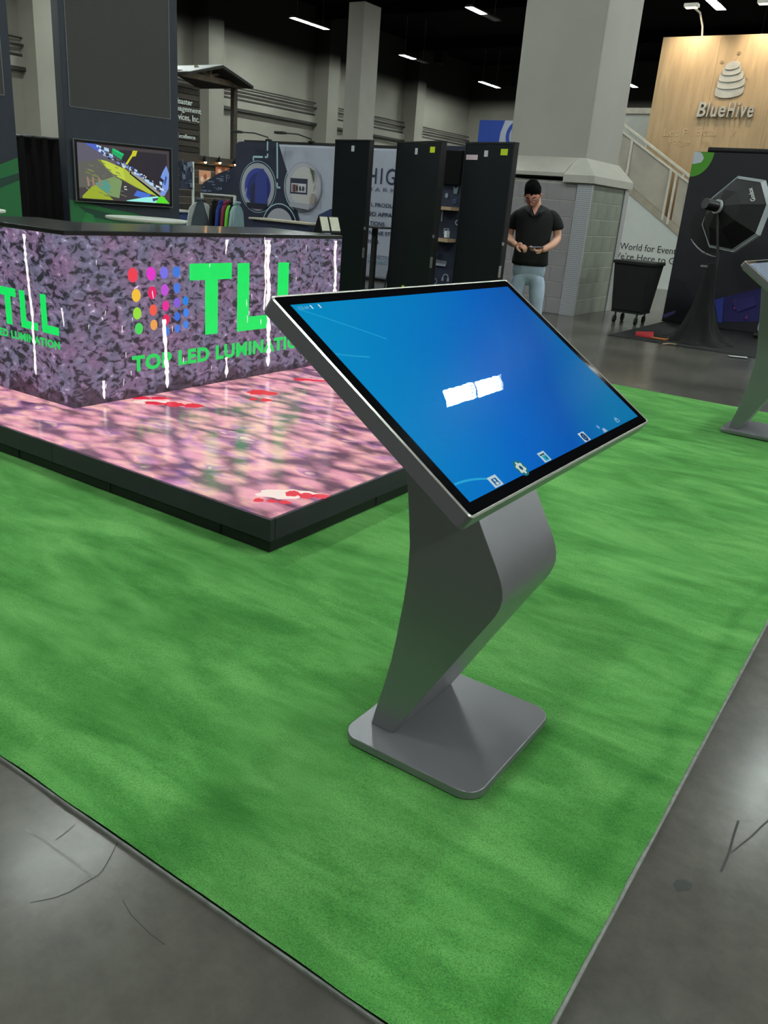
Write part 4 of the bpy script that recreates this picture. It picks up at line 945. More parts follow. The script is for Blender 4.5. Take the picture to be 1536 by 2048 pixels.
# gable roof: ridge runs back from the face
yE=wx(*z4(1310,565)).y; yR=wx(*z4(705,165)).y; yW=2*yR-yE; zE=wx(*z4(1310,560)).z; zR=wx(*z4(705,165)).z
for (ya,yb2) in ((yR,yE),(yR,yW)):
    MB().prism([(WX+.55,ya,zR),(WX+.55,yb2,zE),(WX+.55,yb2,zE+.05),(WX+.55,ya,zR+.06)],(-1.9,0,0)).build('roof_slope','timber_dark',wb)
    MB().prism([(WX+.56,ya,zR+.062),(WX+.56,yb2,zE+.052),(WX+.56,yb2,zE+.065),(WX+.56,ya,zR+.075)],(-1.92,0,0)).build('roof_sheet','roof_metal',wb)
MB().bar((WX+.1,yW+.1,zE+.06),(WX+.1,yE-.1,zE+.06),.1,.12).build('tie_beam','timber_light',wb)
MB().bar((WX+.1,yR,zE+.08),(WX+.1,yR,zR),.08,.12).build('king_post','timber_light',wb)
for s_ in (-1,1): MB().bar((WX+.1,yR,zE+.12),(WX+.1,yR+s_*.42*(yE-yR),zE+.10+.56*(zR-zE)),.07,.07).build('strut','timber_light',wb)
# lower plank wall
zc=.05; k=0
while zc<zb_-.15:
    MB().box(WX-.02,WX+.02,yA,yP,zc,zc+.145).build('plank','timber_dark' if k%2 else 'timber',wb,bevel=.005,seg=1); zc+=.155; k+=1
# lit lamps under the beam
def warm_lamp(label,px,py,watts=18):
    v=onx(px,py,WX+.2); t_=thing('gooseneck_lamp',label,'lamp',(v.x,v.y,v.z))
    MB().tube([(WX+.12,v.y-.02,zb_-.05),(WX+.2,v.y-.02,v.z+.14),(v.x,v.y,v.z+.10)],.01,6).build('arm','black_frame',t_)
    MB().lathe([(.02,.10),(.03,.08),(.075,.0),(.07,.0),(.028,.075),(.0,.08)],14,(v.x,v.y,v.z)).build('lamp_shade','black_frame',t_,smooth=True)
    MB().lathe([(0,-.035),(.03,-.02),(.036,.01),(.02,.045),(0,.05)],12,(v.x,v.y,v.z)).build('bulb','bulb_warm',t_,smooth=True)
emit('bulb_warm',(255,190,110),30.)
warm_lamp('warm lit lamp under the timber beam, left one',411,324); warm_lamp('warm lit lamp under the timber beam, middle one',440,325); warm_lamp('warm lit lamp under the timber beam, right one at the corner post',471,329); warm_lamp('warm lit lamp low beside the printed navy wall',472,357)
# pictures pinned on the planks
def z3(x,y): return 350+x/10.24, 300+y/10.24
def picture(label,x0,y0,x1,y1,cols):
    P=onx(*z3(x0,y1),WX+.03); Q=onx(*z3(x1,y0),WX+.03); t_=thing('poster',label,'poster',(WX+.03,(P.y+Q.y)/2,P.z))
    MB().box(WX+.022,WX+.035,P.y,Q.y,P.z,Q.z).build('board','tan_panel',t_)
    q=Pic((WX+.035,0,0),UY,UZ,step=.002,lift=.002); q.rect(cols[0],P.y+.01,P.z+.01,Q.y-.01,Q.z-.01)
    w2=Q.y-P.y;h2=Q.z-P.z
    for i,c_ in enumerate(cols[1:]): q.disc(c_,P.y+w2*(.25+.26*i),P.z+h2*(.35+.2*(i%2)),w2*.14,h2*.2,n=12)
    q.build('picture','print',t_)
picture('orange and white photo poster on the timber wall, left one',490,430,730,690,[(190,140,110),(220,200,180),(150,80,50),(210,190,170)])
picture('orange photo poster below the middle lamp on the timber wall',830,310,1120,500,[(180,110,70),(210,180,150),(120,70,50),(200,160,120)])
# navy printed hanging panels
def navy_sign(name,label,cat,pts,X,th):
    P=[onx(*z3(*p),X) for p in pts]; cy=sum(p.y for p in P)/len(P)
    t_=thing(name,label,cat,(X,cy,min(p.z for p in P)))
    MB().prism([(X,p.y,p.z) for p in P],(-th,0,0)).build('panel','fabric_navy',t_)
    return t_,P
rnd=random.Random(5)
ns,P=navy_sign('hanging_banner','navy patterned banner hanging at the left of the timber booth','banner',[(110,230),(365,240),(365,800),(110,790)],-14.6,.03)
q=Pic((-14.6,0,0),UY,UZ,step=.002,lift=.002); y0=min(p.y for p in P); y1=max(p.y for p in P); z0=min(p.z for p in P); z1=max(p.z for p in P)
for k in range(26):
    a_=y0+.03+(y1-y0-.1)*rnd.random(); c_=z0+.03+(z1-z0-.1)*rnd.random(); q.rect((96,106,126),a_,c_,a_+rnd.choice((.015,.08)),c_+rnd.choice((.015,.10)))
q.build('pattern','print',ns); MB().box(-14.62,-14.58,y1-.02,y1+.02,0,z1).build('pole','sign_white',ns)
# clothes rail with printed header
RY=11.9
def rv(x,y): return ony(*z3(x,y),RY)
P=rv(550,890); Q=rv(1225,930); cr=thing('clothes_rail','white clothes rail with an arched navy patterned header board','clothes rail',((P.x+Q.x)/2,RY,0))
zr=P.z
MB().cyl((P.x,RY,zr),(Q.x,RY,zr),.018,n=8).build('rail','sign_white',cr)
for x in (P.x,Q.x): MB().box(x-.02,x+.02,RY-.02,RY+.02,.05,zr+.01).build('upright','sign_white',cr); MB().box(x-.02,x+.02,RY-.25,RY+.25,0,.05).build('foot','sign_white',cr)
pts=[rv(550,885),rv(1235,900),rv(1235,340),rv(1130,390),rv(900,480),rv(730,580),rv(600,660),rv(550,730)]
MB().prism([(p.x,RY-.01,p.z) for p in pts],(0,.02,0)).build('header_board','fabric_navy',cr)
q=Pic((0,RY-.01,0),UX,UZ,step=.002,lift=.003)
for (x0,y0_,x1,y1_) in ((680,640,810,655),(860,580,1000,600),(920,620,1005,640),(1060,490,1075,650),(770,700,840,720),(590,740,620,770),(820,760,840,780),(860,780,880,810),(900,760,925,830),(940,770,985,815),(1100,430,1140,445),(960,540,1030,552),(570,815,600,850),(610,820,680,855),(700,830,770,850)):
    A_=rv(x0,y1_); B_=rv(x1,y0_); q.rect((104,116,140),A_.x,A_.z,B_.x,B_.z)
A_=rv(1125,550); q.ring((120,130,150),A_.x,A_.z,.03,.008,n=12); q.build('pattern','print',cr)
mat('garment_grey',(74,84,92),.85); mat('garment_white',(178,182,180),.85); mat('garment_black',(14,14,18),.9); mat('garment_blue',(34,54,130),.85); mat('garment_red',(130,40,66),.85); mat('garment_green',(100,190,50),.8); mat('garment_mint',(140,166,170),.8); mat('garment_orange',(190,130,60),.8)
def garment(label,cx,ry,m_body,m_sleeve,face=True,wd=.40,yaw=0.,top=None):
    top=zr-.10 if top is None else top
    t_=thing('hanging_jacket',label,'jacket',(cx,ry,top-.72),yaw)
    def shape(pts,th,name,mm):
        if yaw<1 and name=='sleeve': th=.19
        return MB().prism([(x,-th/2,z) for x,z in pts],(0,th*(1 if yaw<1 else .55),0)).build(name,mm,t_,local=True,bevel=.02,seg=2,smooth=True)
    shape([(-wd*.44,0),(wd*.44,0),(wd*.46,.50),(wd*.34,.64),(wd*.12,.70),(-wd*.12,.70),(-wd*.34,.64),(-wd*.46,.50)],.13,'torso',m_body)
    for s_ in (-1,1): shape([(s_*wd*.14,.69),(s_*wd*.34,.655),(s_*wd*.52,.57),(s_*wd*.68,.20),(s_*wd*.66,.10),(s_*wd*.50,.10),(s_*wd*.36,.42)],.11,'sleeve',m_sleeve)
    MB().tube([(-.07,0,.69),(-.06,-.05,.73),(.06,-.05,.73),(.07,0,.69)],.028,8).build('collar',m_body,t_,local=True,smooth=True)
    MB().tube([(0,0,.70),(0,0,.80),(.02,0,.82),(0,0,.83)],.006,6).build('hanger','chrome',t_,local=True)
    return t_
for lab,px,py_,mb_,ms_,yaw in (('grey jacket with white sleeves at the near end of the rail',610,1090,'garment_grey','garment_white',.72),
        ('black jacket behind the grey and white one',790,1080,'garment_black','garment_black',1.95),
        ('royal blue jacket in the middle of the rail',930,1060,'garment_blue','garment_blue',1.92),
        ('dark red jacket beside the blue one on the rail',1020,1080,'garment_red','garment_red',2.0),
        ('black jacket with bright green sleeve stripes',1130,1060,'garment_black','garment_green',1.9),
        ('pale mint jacket at the far end of the rail',1240,1090,'garment_mint','garment_mint',1.8)):
    v=rv(px,py_); garment(lab,v.x,RY-(.11 if yaw<1 else 0),mb_,ms_,yaw=yaw,top=zr-.12)
# blue counter and orange stack
mat('counter_blue',(48,66,120),.6); mat('box_orange',(176,112,48),.7)
y0=onx(354,432,-13.4).y; y1=onx(384,435,-13.4).y; zt=onx(370,420.5,-13.4).z
bc=thing('reception_counter','blue counter with a white top in front of the timber booth','counter',(-13.65,(y0+y1)/2,0))
MB().box(-13.9,-13.4,y0-.3,y1,0,zt-.04).build('counter_body','counter_blue',bc); MB().box(-13.92,-13.37,y0-.3,y1+.02,zt-.04,zt).build('counter_top','white_top',bc)
ya=onx(386,435,-13.4).y; yb2=onx(394,435,-13.4).y
zt0=onx(389,422,-13.4).z; n_=9; hh=(zt0-.01)/n_
for k in range(n_):
    o=MB().box(-13.75+.01*(k%2),-13.4+.01*(k%2),ya,yb2,hh*k,hh*(k+1)-.008).build('orange_box','box_orange',bevel=.004)
    tag(o,'flat orange box in the stack beside the blue counter','box','orange boxes stacked beside the blue counter')

# ------------------------------------------------------------------ wood wall and stairs at right
m,t,b=nt('pale_wood'); mp=coords(t,'World',(1,1,.12)); n=N(t,'ShaderNodeTexNoise',Scale=9.,Detail=5.,Distortion=.6); L(t,mp,'Vector',n,'Vector')
r=ramp(t,[(.3,lin((150,126,96))),(.7,lin((172,146,112)))],n); L(t,r,'Color',b,'Base Color'); b.inputs['Roughness'].default_value=.6
BY=19.864
bh=thing('wood_sign_wall','tall pale wood wall with a silver beehive emblem and raised silver letters','sign wall',(-4.2,BY+.2,0))
xl=-6.575
for k in range(4):
    MB().box(xl+1.22*k+.002,xl+1.22*(k+1)-.002,BY,BY+.4,0,5.135).build('wood_panel','pale_wood',bh)
mat('letter_silver',(176,172,164),.35,metal=.35); mat('letter_tan',(178,152,118),.5)
P=ony(1393,236,BY); Q=ony(1506,234,BY); tp=ony(1397,206,BY)
for s,f0,f1 in (('B',0,.155),('l',.175,.215),('u',.245,.365),('e',.385,.51),('H',.54,.675),('i',.70,.75),('v',.765,.885),('e',.895,1.)):
    hgt=(tp.z-P.z); 
    if s in 'uev': hgt*=.74
    text('letter',s,(P.x+(Q.x-P.x)*f0,BY,(P.z+Q.z)/2),UX,UZ,(Q.x-P.x)*(f1-f0),hgt,'letter_silver',bh,bold=.02,depth=.05,lift=.01,shear=.12)
for s,xa,xb,yb_,h_ in (('Let P',1327,1375,272,14),('Events',1392,1432,271,14),('Tr',1456,1470,272,12),('Forge',1336,1378,293,15),('New',1402,1424,293,13)):
    A_=ony(xa,yb_,BY); B_=ony(xb,yb_,BY); text('faint_lettering',s.strip(),(A_.x,BY,A_.z),UX,UZ,B_.x-A_.x,h_*.0112,'letter_tan',bh,depth=.004,lift=.002)
# beehive emblem: five stacked tilted rings
def z5(x,y): return ony(1180+x/4.315,y/4.315,BY)
for k,(xa,xb,yc,ht) in enumerate(((1078,1326,800,120),(1098,1340,735,100),(1115,1330,680,90),(1145,1312,630,75),(1175,1300,590,60))):
    A_=z5(xa,yc); B_=z5(xb,yc-18); C_=(A_+B_)/2; R_=(B_-A_).length/2; hz=z5(xa,yc-ht/2).z-z5(xa,yc+ht/2).z; mb=MB()
    sl=(B_.z-A_.z)/(B_.x-A_.x); pts=[]
    for i in range(28):
        a_=2*pi*i/28; ex=R_*cos(a_); ez=hz*.5*sin(a_)*(1. if sin(a_)>0 else .75)+ (hz*.25 if sin(a_)>0 else -hz*.1)
        pts.append((C_.x+ex,BY-.005-.012*k,C_.z+ez+sl*ex))
    mb.prism(pts,(0,-.02-.008*k,0)); mb.build('hive_ring','letter_silver',bh,bevel=.006,seg=1)
q=Pic((0,BY,0),UX,UZ,step=.003,lift=.004)
for (xa,ya_),(xb,yb_) in (((1190,590),(1285,480)),((1310,640),(1370,690)),((1330,760),(1345,735))):
    A_=z5(xa,ya_); B_=z5(xb,yb_); q.line((140,120,92),[(A_.x,A_.z),(B_.x,B_.z)],.02)
for (xa,ya_) in ((1140,537),(1288,458)): A_=z5(xa,ya_); q.disc((120,100,78),A_.x,A_.z,.04,.03,n=10)
q.build('bee_trail','print',bh)
# spot lamps washing the wood wall
mat('lamp_white',(200,196,186),.4)
def wall_spot(label,px):
    v=ony(px,72,BY); t_=thing('wall_spotlight',label,'spotlight',(v.x,BY,5.135))
    hd=Vector((v.x-.10,BY-.65,5.55)); 
    MB().tube([(v.x,BY+.05,5.135),(v.x,BY-.05,5.3),(v.x-.03,BY-.3,5.5),hd],.02,8).build('arm','lamp_white',t_,smooth=True)
    MB().box(hd.x-.16,hd.x+.12,hd.y-.08,hd.y+.08,hd.z-.02,hd.z+.05).build('lamp_head','lamp_white',t_,bevel=.01)
    MB().box(hd.x-.13,hd.x+.09,hd.y-.06,hd.y+.06,hd.z-.03,hd.z-.02).build('lens','spot_lens',t_)
    ld=bpy.data.lights.new('spot_beam','SPOT'); ld.energy=190; ld.color=(1,.84,.58); ld.spot_size=radians(105); ld.spot_blend=.9; ld.shadow_soft_size=.08
    lo=bpy.data.objects.new('spot_beam',ld); COL.objects.link(lo); lo.parent=t_; lo.location=hd-Vector((v.x,BY,5.135))+Vector((0,0,-.05)); lo.rotation_euler=(radians(38),0,0)
emit('spot_lens',(255,225,180),8.)
wall_spot('white arm spotlight above the wood wall, over the hive emblem',1403); wall_spot('white arm spotlight above the wood wall, beyond the right edge',1545)
# stairs
SY=19.5
mat('stair_white',(188,190,186),.6,vary=.03); mat('stair_rail',(196,190,178),.4,metal=.2); mat('stair_brown',(150,140,124),.6); mat('ink',(26,30,34),.6)
m,t,b=nt('frosted_panel'); b.inputs['Base Color'].default_value=lin((190,182,168)); b.inputs['Roughness'].default_value=.35; b.inputs['Transmission Weight'].default_value=.35; mp=coords(t); n=N(t,'ShaderNodeTexNoise',Scale=4.); L(t,mp,'Vector',n,'Vector'); r=ramp(t,[(.3,lin((180,172,160))),(.7,lin((196,188,174)))],n); L(t,r,'Color',b,'Base Color')
def sy(x,y): return ony(x,y,SY)
def zq(x,y): return sy(1080+x/3.368, 260+y/3.368)
st=thing('staircase','white-sided exhibition staircase with sloping metal handrails beside the wood wall','staircase',(-5.8,SY+.4,0))
A_=zq(510,300); B_=zq(945,672); sl=(B_.z-A_.z)/(B_.x-A_.x)
xa=A_.x-1.0; xb=B_.x+1.2
def at(x,dz=0): return A_.z+sl*(x-A_.x)+dz
MB().prism([(xa,SY,0.),(xb,SY,0.),(xb,SY,max(.02,at(xb,-.12))),(xa,SY,at(xa,-.12))],(0,.04,0)).build('side_wall','stair_white',st)
MB().prism([(xa,SY-.02,at(xa,-.14)),(xb,SY-.02,at(xb,-.14)),(xb,SY-.02,at(xb,.02)),(xa,SY-.02,at(xa,.02))],(0,.06,0)).build('stringer','stair_brown',st)
n_=14
for k in range(n_):
    x=xa+(xb-xa)*k/n_; MB().box(x,x+(xb-xa)/n_+.02,SY+.06,SY+1.0,max(0.01,at(x+(xb-xa)/n_,-.02)),max(.05,at(x+(xb-xa)/n_,.02))).build('tread','stair_brown',st)
r1=zq(610,0); r2=zq(1005,310); rs=(r2.z-r1.z)/(r2.x-r1.x)
MB().bar((r1.x-1.2,SY,r1.z-1.2*rs),(r2.x+.9,SY,r2.z+.9*rs),.06,.06).build('handrail','stair_rail',st,bevel=.01)
r3=zq(555,10); r4=zq(1000,350); rs2=(r4.z-r3.z)/(r4.x-r3.x)
MB().bar((r3.x-.8,SY,r3.z-.8*rs2),(r4.x+.9,SY,r4.z+.9*rs2),.045,.045).build('guard_rail','stair_rail',st)
def mid(x): return r3.z+rs2*(x-r3.x)
pxs=[zq(600,200).x,zq(855,400).x]; xs_=[xa+.1,zq(600,200).x-.03,]
for (xa_,xb_) in ((zq(470,0).x-.9,zq(598,200).x),(zq(608,200).x,zq(845,500).x),(zq(905,500).x,xb-.2)):
    MB().prism([(xa_,SY+.005,at(xa_,.03)),(xb_,SY+.005,at(xb_,.03)),(xb_,SY+.005,mid(xb_)-.03),(xa_,SY+.005,mid(xa_)-.03)],(0,.012,0)).build('guard_panel','frosted_panel',st)
for xx in (zq(602,200).x,zq(852,450).x,zq(892,450).x,zq(470,0).x):
    MB().box(xx-.025,xx+.025,SY-.025,SY+.025,at(xx,-.1),mid(xx)).build('baluster','stair_rail',st)
for xx in (zq(716,100).x,zq(968,310).x):
    MB().box(xx-.02,xx+.02,SY-.02,SY+.02,mid(xx),r1.z+rs*(xx-r1.x)).build('rail_bracket','stair_rail',st)
for s,x0_,x1_,yb_,yt in (('World for Events',440,1000,805,760),("We're Here to Guide",440,1060,866,822)):
    pass
def stx(s,xa_,xb_,yb_,yb2_,hz,**k):
    P=zq(xa_,yb_); Q=zq(xb_,yb2_); return text('lettering',s,(P.x,SY,(P.z+Q.z)/2),UX,UZ,Q.x-P.x,hz,'ink',st,depth=.002,lift=.003,**k)
hz=zq(545,762).z-zq(545,806).z
stx('World for Events',535,935,803,840,hz*1.05); stx("We're Here to Guide",478,1015,865,915,hz*1.05)
# upper landing box behind
P=ony(1250,218,20.6); Q=ony(1302,282,20.6)
lb=thing('landing_wall','white upper landing wall with pale trim behind the stairs','partition',((P.x+Q.x)/2-.6,20.8,0))
MB().box(P.x-1.6,-6.58,20.6,20.7,0,P.z-.1).build('wall_panel','stair_white',lb); MB().box(P.x-1.6,-6.58,20.55,20.72,P.z-.1,P.z+.02).build('top_trim','stair_rail',lb)

# ------------------------------------------------------------------ cart bin
mat('bin_black',(10,10,11),.75); mat('caster_grey',(70,70,70),.5); mat('rubber',(16,16,16),.7)
TB=ony(1229,521,11.9); TBr=ony(1305,525,11.9); bb=ony(1222,618,11.95); bbr=ony(1281,626,11.95)
cb_=thing('cart_bin','black wheeled fabric bin beside the block column','bin',((TB.x+TBr.x)/2,12.2,0))
frustum(bb.x,bbr.x,11.95,12.4,bb.z,TB.x,TBr.x,11.9,12.5,TB.z).build('bin_body','bin_black',cb_,bevel=.015)
MB().box(TB.x-.012,TBr.x+.012,11.885,12.515,TB.z-.03,TB.z+.015).build('rim','bin_black',cb_,bevel=.008)
MB().box(bb.x,bbr.x,11.96,12.4,bb.z-.03,bb.z+.002).build('chassis','bin_black',cb_)
for x in (bb.x+.06,bbr.x-.06):
    for y in (12.0,12.36):
        MB().cyl((x,y,.10),(x,y,bb.z-.02),.014,n=8).build('caster_fork','caster_grey',cb_); MB().cyl((x-.015,y-.02,.052),(x+.015,y-.02,.052),.052,n=18).build('wheel','rubber',cb_,smooth=True)

# ------------------------------------------------------------------ black photo area at right
mat('mat_black',(14,14,16),.9,vary=.3,nscale=14); 
o=MB().box(-3.515,0.6,10.49,13.02,0.0,.008).build('floor_mat','mat_black'); tag(o,'black floor mat under the softbox and the black banner','mat')
mat('banner_black',(30,29,36),.7,vary=.12); 
NY=12.95
v=ony(1388.8,303,NY); xl=v.x; zt=v.z; xr=-1.0
bn=thing('black_banner','tall black banner with a green ring in its upper corner','banner',((xl+xr)/2,NY,.008))
MB().box(xl,xr,NY,NY+.04,.03,zt).build('banner_fabric','banner_black',bn); MB().box(xl,xr,NY-.02,NY+.06,.008,.03).build('foot_bar','black_frame',bn)
P=ony(1417,296,NY); MB().cyl((P.x,NY+.02,zt+.03),(xr,NY+.02,zt+.03),.035,n=12).build('top_roll','black_frame',bn)
q=Pic((0,NY,0),UX,UZ,step=.002,lift=.003)
R_=ony(1429,303,NY).x-xl; zb2=ony(1383,353,NY).z
pts=[(xl+.003,zt-.003)]; 
cx_,cz_=xl+.0,zt; rx,rz_=R_,(zt-zb2)
pts=[(xl+.003,zt-.003)]+[(xl+.003+rx*sin(a_*pi/2/16),zt-.003-rz_*cos(a_*pi/2/16)) for a_ in range(17)]
q.poly((78,150,40),pts)
q.poly((196,204,214),[(xl+.003,zt-.003),(xl+.003,zt-rz_*.5),(xl+.05,zt-rz_*.48),(xl+rx*.45,zt-rz_*.42),(xl+rx*.55,zt-rz_*.25),(xl+rx*.42,zt-rz_*.08),(xl+rx*.3,zt-.003)])
q.build('green_emblem','print',bn)
q=Pic((0,NY,0),UX,UZ,step=.002,lift=.0035)
def b4(x,y): v=ony(1300+x/3.657,340+y/3.657,NY); return v.x,v.z
q.poly((36,32,96),[b4(540,930),b4(1000,820),b4(1000,1110),b4(540,1110)]).poly((44,60,150),[b4(470,950),b4(540,930),b4(530,1115),b4(498,1115)]).poly((190,196,206),[b4(385,972),b4(460,955),b4(468,1060),b4(400,1068)])
q.disc((170,110,96),*b4(405,1015),.045,.10,n=16).poly((40,34,44),[b4(390,1068),b4(440,1060),b4(455,1100),b4(395,1100)]).poly((150,70,120),[b4(612,1020),b4(625,945),b4(640,960),b4(632,1015)]).poly((96,50,110),[b4(690,1090),b4(705,1060),b4(720,1065),b4(715,1090)]).poly((50,40,110),[b4(600,960),b4(760,920),b4(780,990),b4(640,1040)])
q.build('photo_print','print',bn); q=Pic((0,NY,0),UX,UZ,step=.002,lift=.0035); q.poly((90,84,140),[b4(85,1060),b4(190,1025),b4(180,1050),b4(110,1082)]); q.build('photo_print','print',bn)
# softbox on a stand draped with black cloth
mat('softbox_black',(9,10,11),.6); mat('softbox_rim',(176,182,186),.4); mat('light_body',(10,10,11),.35)
SYY=11.5
cpx=[ony(x,y,SYY) for x,y in ((1474,351),(1526,359),(1539,407),(1515,470),(1464,504),(1416,494),(1401,449),(1421,395))]
ctr=Vector((sum(p.x for p in cpx)/8,SYY,sum(p.z for p in cpx)/8))
sb=thing('softbox','octagonal black softbox with a silver rim, seen from behind','softbox',(ctr.x,SYY,0))
nb_=Vector((-.55,-.80,.12)).normalized(); 
def onrim(p): d=(p-CAM); return CAM+d*((ctr-CAM).dot(nb_)/d.dot(nb_))
rim=[onrim(p) for p in cpx]; apx=ctr+nb_*.34
hub=ony(1437,414,apx.y); apx=Vector((hub.x,apx.y,hub.z))
def flare(p,k,off): return ctr+(p-ctr)*k+nb_*off
mb=MB(); inner=[flare(p,.93,0.) for p in rim]; core=[apx+(p-ctr)*.10 for p in rim]; midr=[(i_*.5+c_*.5)+nb_*.06 for i_,c_ in zip(inner,core)]
for i in range(8):
    j=(i+1)%8; mb.add([inner[i],inner[j],midr[j],midr[i]],[(0,1,2,3)]); mb.add([midr[i],midr[j],core[j],core[i]],[(0,1,2,3)])
mb.build('fabric_shell','softbox_black',sb)
mb=MB()
for i in range(8):
    j=(i+1)%8; mb.add([flare(rim[i],.925,.004),flare(rim[j],.925,.004),flare(rim[j],1.0,-.05),flare(rim[i],1.0,-.05)],[(0,1,2,3)])
mb.build('rim_band','softbox_rim',sb)
MB().tube([flare(rim[i],.985,-.02) for i in (3,4,5,6,7,0,1)],.006,6).build('rim_wire','softbox_rim',sb)
mb=MB(); mb.poly([flare(p,.95,-.02) for p in rim]); mb.build('diffuser','stair_white',sb)
MB().cyl(apx-nb_*.02,apx+nb_*.22,.065,n=16).build('lamp_body','light_body',sb,smooth=True); MB().cyl(apx+nb_*.01,apx+nb_*.035,.085,n=20).build('speed_ring','softbox_rim',sb,smooth=True)
# lettering on the shell
la=ony(1515,399,SYY); 
i,j=1,2; fa=(inner[1]*.5+inner[2]*.5); cen=fa*.82+core[1]*.18+nb_*.035
uu=(inner[1]-inner[2]).normalized(); vv=(core[1]-fa).normalized(); vv=(vv-uu*vv.dot(uu)).normalized()
if uu.cross(vv).dot(nb_)<0: vv=-vv; 
text('lettering','Godox',cen-uu*.095,uu,vv,.19,.055,'sign_white',sb,bold=.02,depth=.001,lift=.012)
# stand: column, knobs, legs under cloth
lg=onz(1400,684,.008); sx_,sy_=lg.x,lg.y
tt=thing('light_stand','light stand with black cloth draped to the mat below the softbox','light stand',(sx_,sy_,.008))
MB().tube([(sx_,sy_,.02),(sx_,sy_,1.05),(apx.x,apx.y,apx.z-.05)],.017,8).build('column','black_frame',tt,smooth=True)
kz=ony(1411,533,sy_); MB().cyl((kz.x-.05,sy_-.03,kz.z),(kz.x+.05,sy_-.03,kz.z),.02,n=10).build('clamp_knob','chrome',tt,smooth=True); kz=ony(1411,507,sy_); MB().lathe([(0,-.018),(.018,0),(0,.018)],10,(kz.x,sy_-.03,kz.z)).build('clamp_knob','chrome',tt)
for a_ in (.3,2.4,4.5): MB().tube([(sx_,sy_,.6),(sx_-.05+.24*cos(a_),sy_+.24*sin(a_),.02)],.012,6).build('leg','black_frame',tt)
cl=MB().lathe([(.05,.98),(.07,.9),(.09,.7),(.13,.45),(.20,.22),(.31,.06),(.42,.012),(.41,.010),(.30,.05),(.19,.21),(.12,.45),(.08,.7)],48,(sx_-.05,sy_,0),wob=lambda a,z:(.10*sin(a*7+z*5)+.05*sin(a*13))*max(0,1-z)).build('draped_cloth','banner_cloth' if 'banner_cloth' in MATS else mat('banner_cloth',(9,9,11),.95,vary=.3),smooth=True)
tag(cl,'black cloth draped over the legs of the light stand','cloth')
# reflector disc; silver edge put in only along its lit arc
RY2=11.95; c_=ony(1430,455,RY2); RD=(ony(1395,496,RY2)-c_).length
rd=thing('reflector_disc','round black reflector disc with a bright silver lower edge, behind the softbox','reflector',(c_.x,RY2,.008))
MB().cyl((c_.x,RY2,c_.z),(c_.x,RY2+.02,c_.z),RD*.985,n=40).build('disc','softbox_black',rd,smooth=True)
pts=[ony(x,y,RY2-.01) for x,y in ((1382,478),(1388,487),(1395,495),(1404,503),(1414,508),(1424,512),(1432,513))]
MB().tube(pts,[.004,.008,.010,.010,.009,.007,.003],6).build('edge','softbox_rim',rd,smooth=True)
MB().tube([(c_.x,RY2+.03,.02),(c_.x,RY2+.03,c_.z+.1)],.012,6).build('stand_pole','black_frame',rd); MB().box(c_.x-.18,c_.x+.18,RY2-.1,RY2+.2,.009,.02).build('stand_foot','black_frame',rd)
# small things on the mat
def flat(name,label,cat,pts,mm,z=.009,h=.006):
    P=[onz(x,y,z) for x,y in pts]; o=MB().prism([(p.x,p.y,z) for p in P],(0,0,h)).build(name,mm,bevel=.002,seg=1); tag(o,label,cat); return o
mat('red_cloth',(196,52,62),.7); mat('card_white',(178,180,178),.6,vary=.12,nscale=30)
flat('red_pouch','red cloth pouch lying on the black mat','pouch',[(1271,667),(1307,668),(1306,677),(1271,672)],'red_cloth',h=.03)
flat('paper_card','white card with faint print on the black mat','card',[(1407,684),(1412,682),(1450,690),(1445,693)],'card_white')
flat('paper_card','plain white card strip on the front edge of the black mat','card',[(1455,711),(1494,714.5),(1495,717),(1462,713.5)],'card_white')
mat('cable_orange',(190,110,50),.5)
P=[onz(x,y,.02) for x,y in ((1300,674),(1315,677),(1330,679),(1345,678),(1356,681))]; o=MB().tube(P,.012,8).build('orange_cable','cable_orange',smooth=True); tag(o,'short orange cable trailing from the red pouch','cable')
P=[onz(x,y,.02) for x,y in ((1325,688),(1338,687),(1352,689))]; o=MB().tube(P,.008,8).build('tan_cable','letter_tan',smooth=True); tag(o,'short tan cable end near the front edge of the mat','cable')
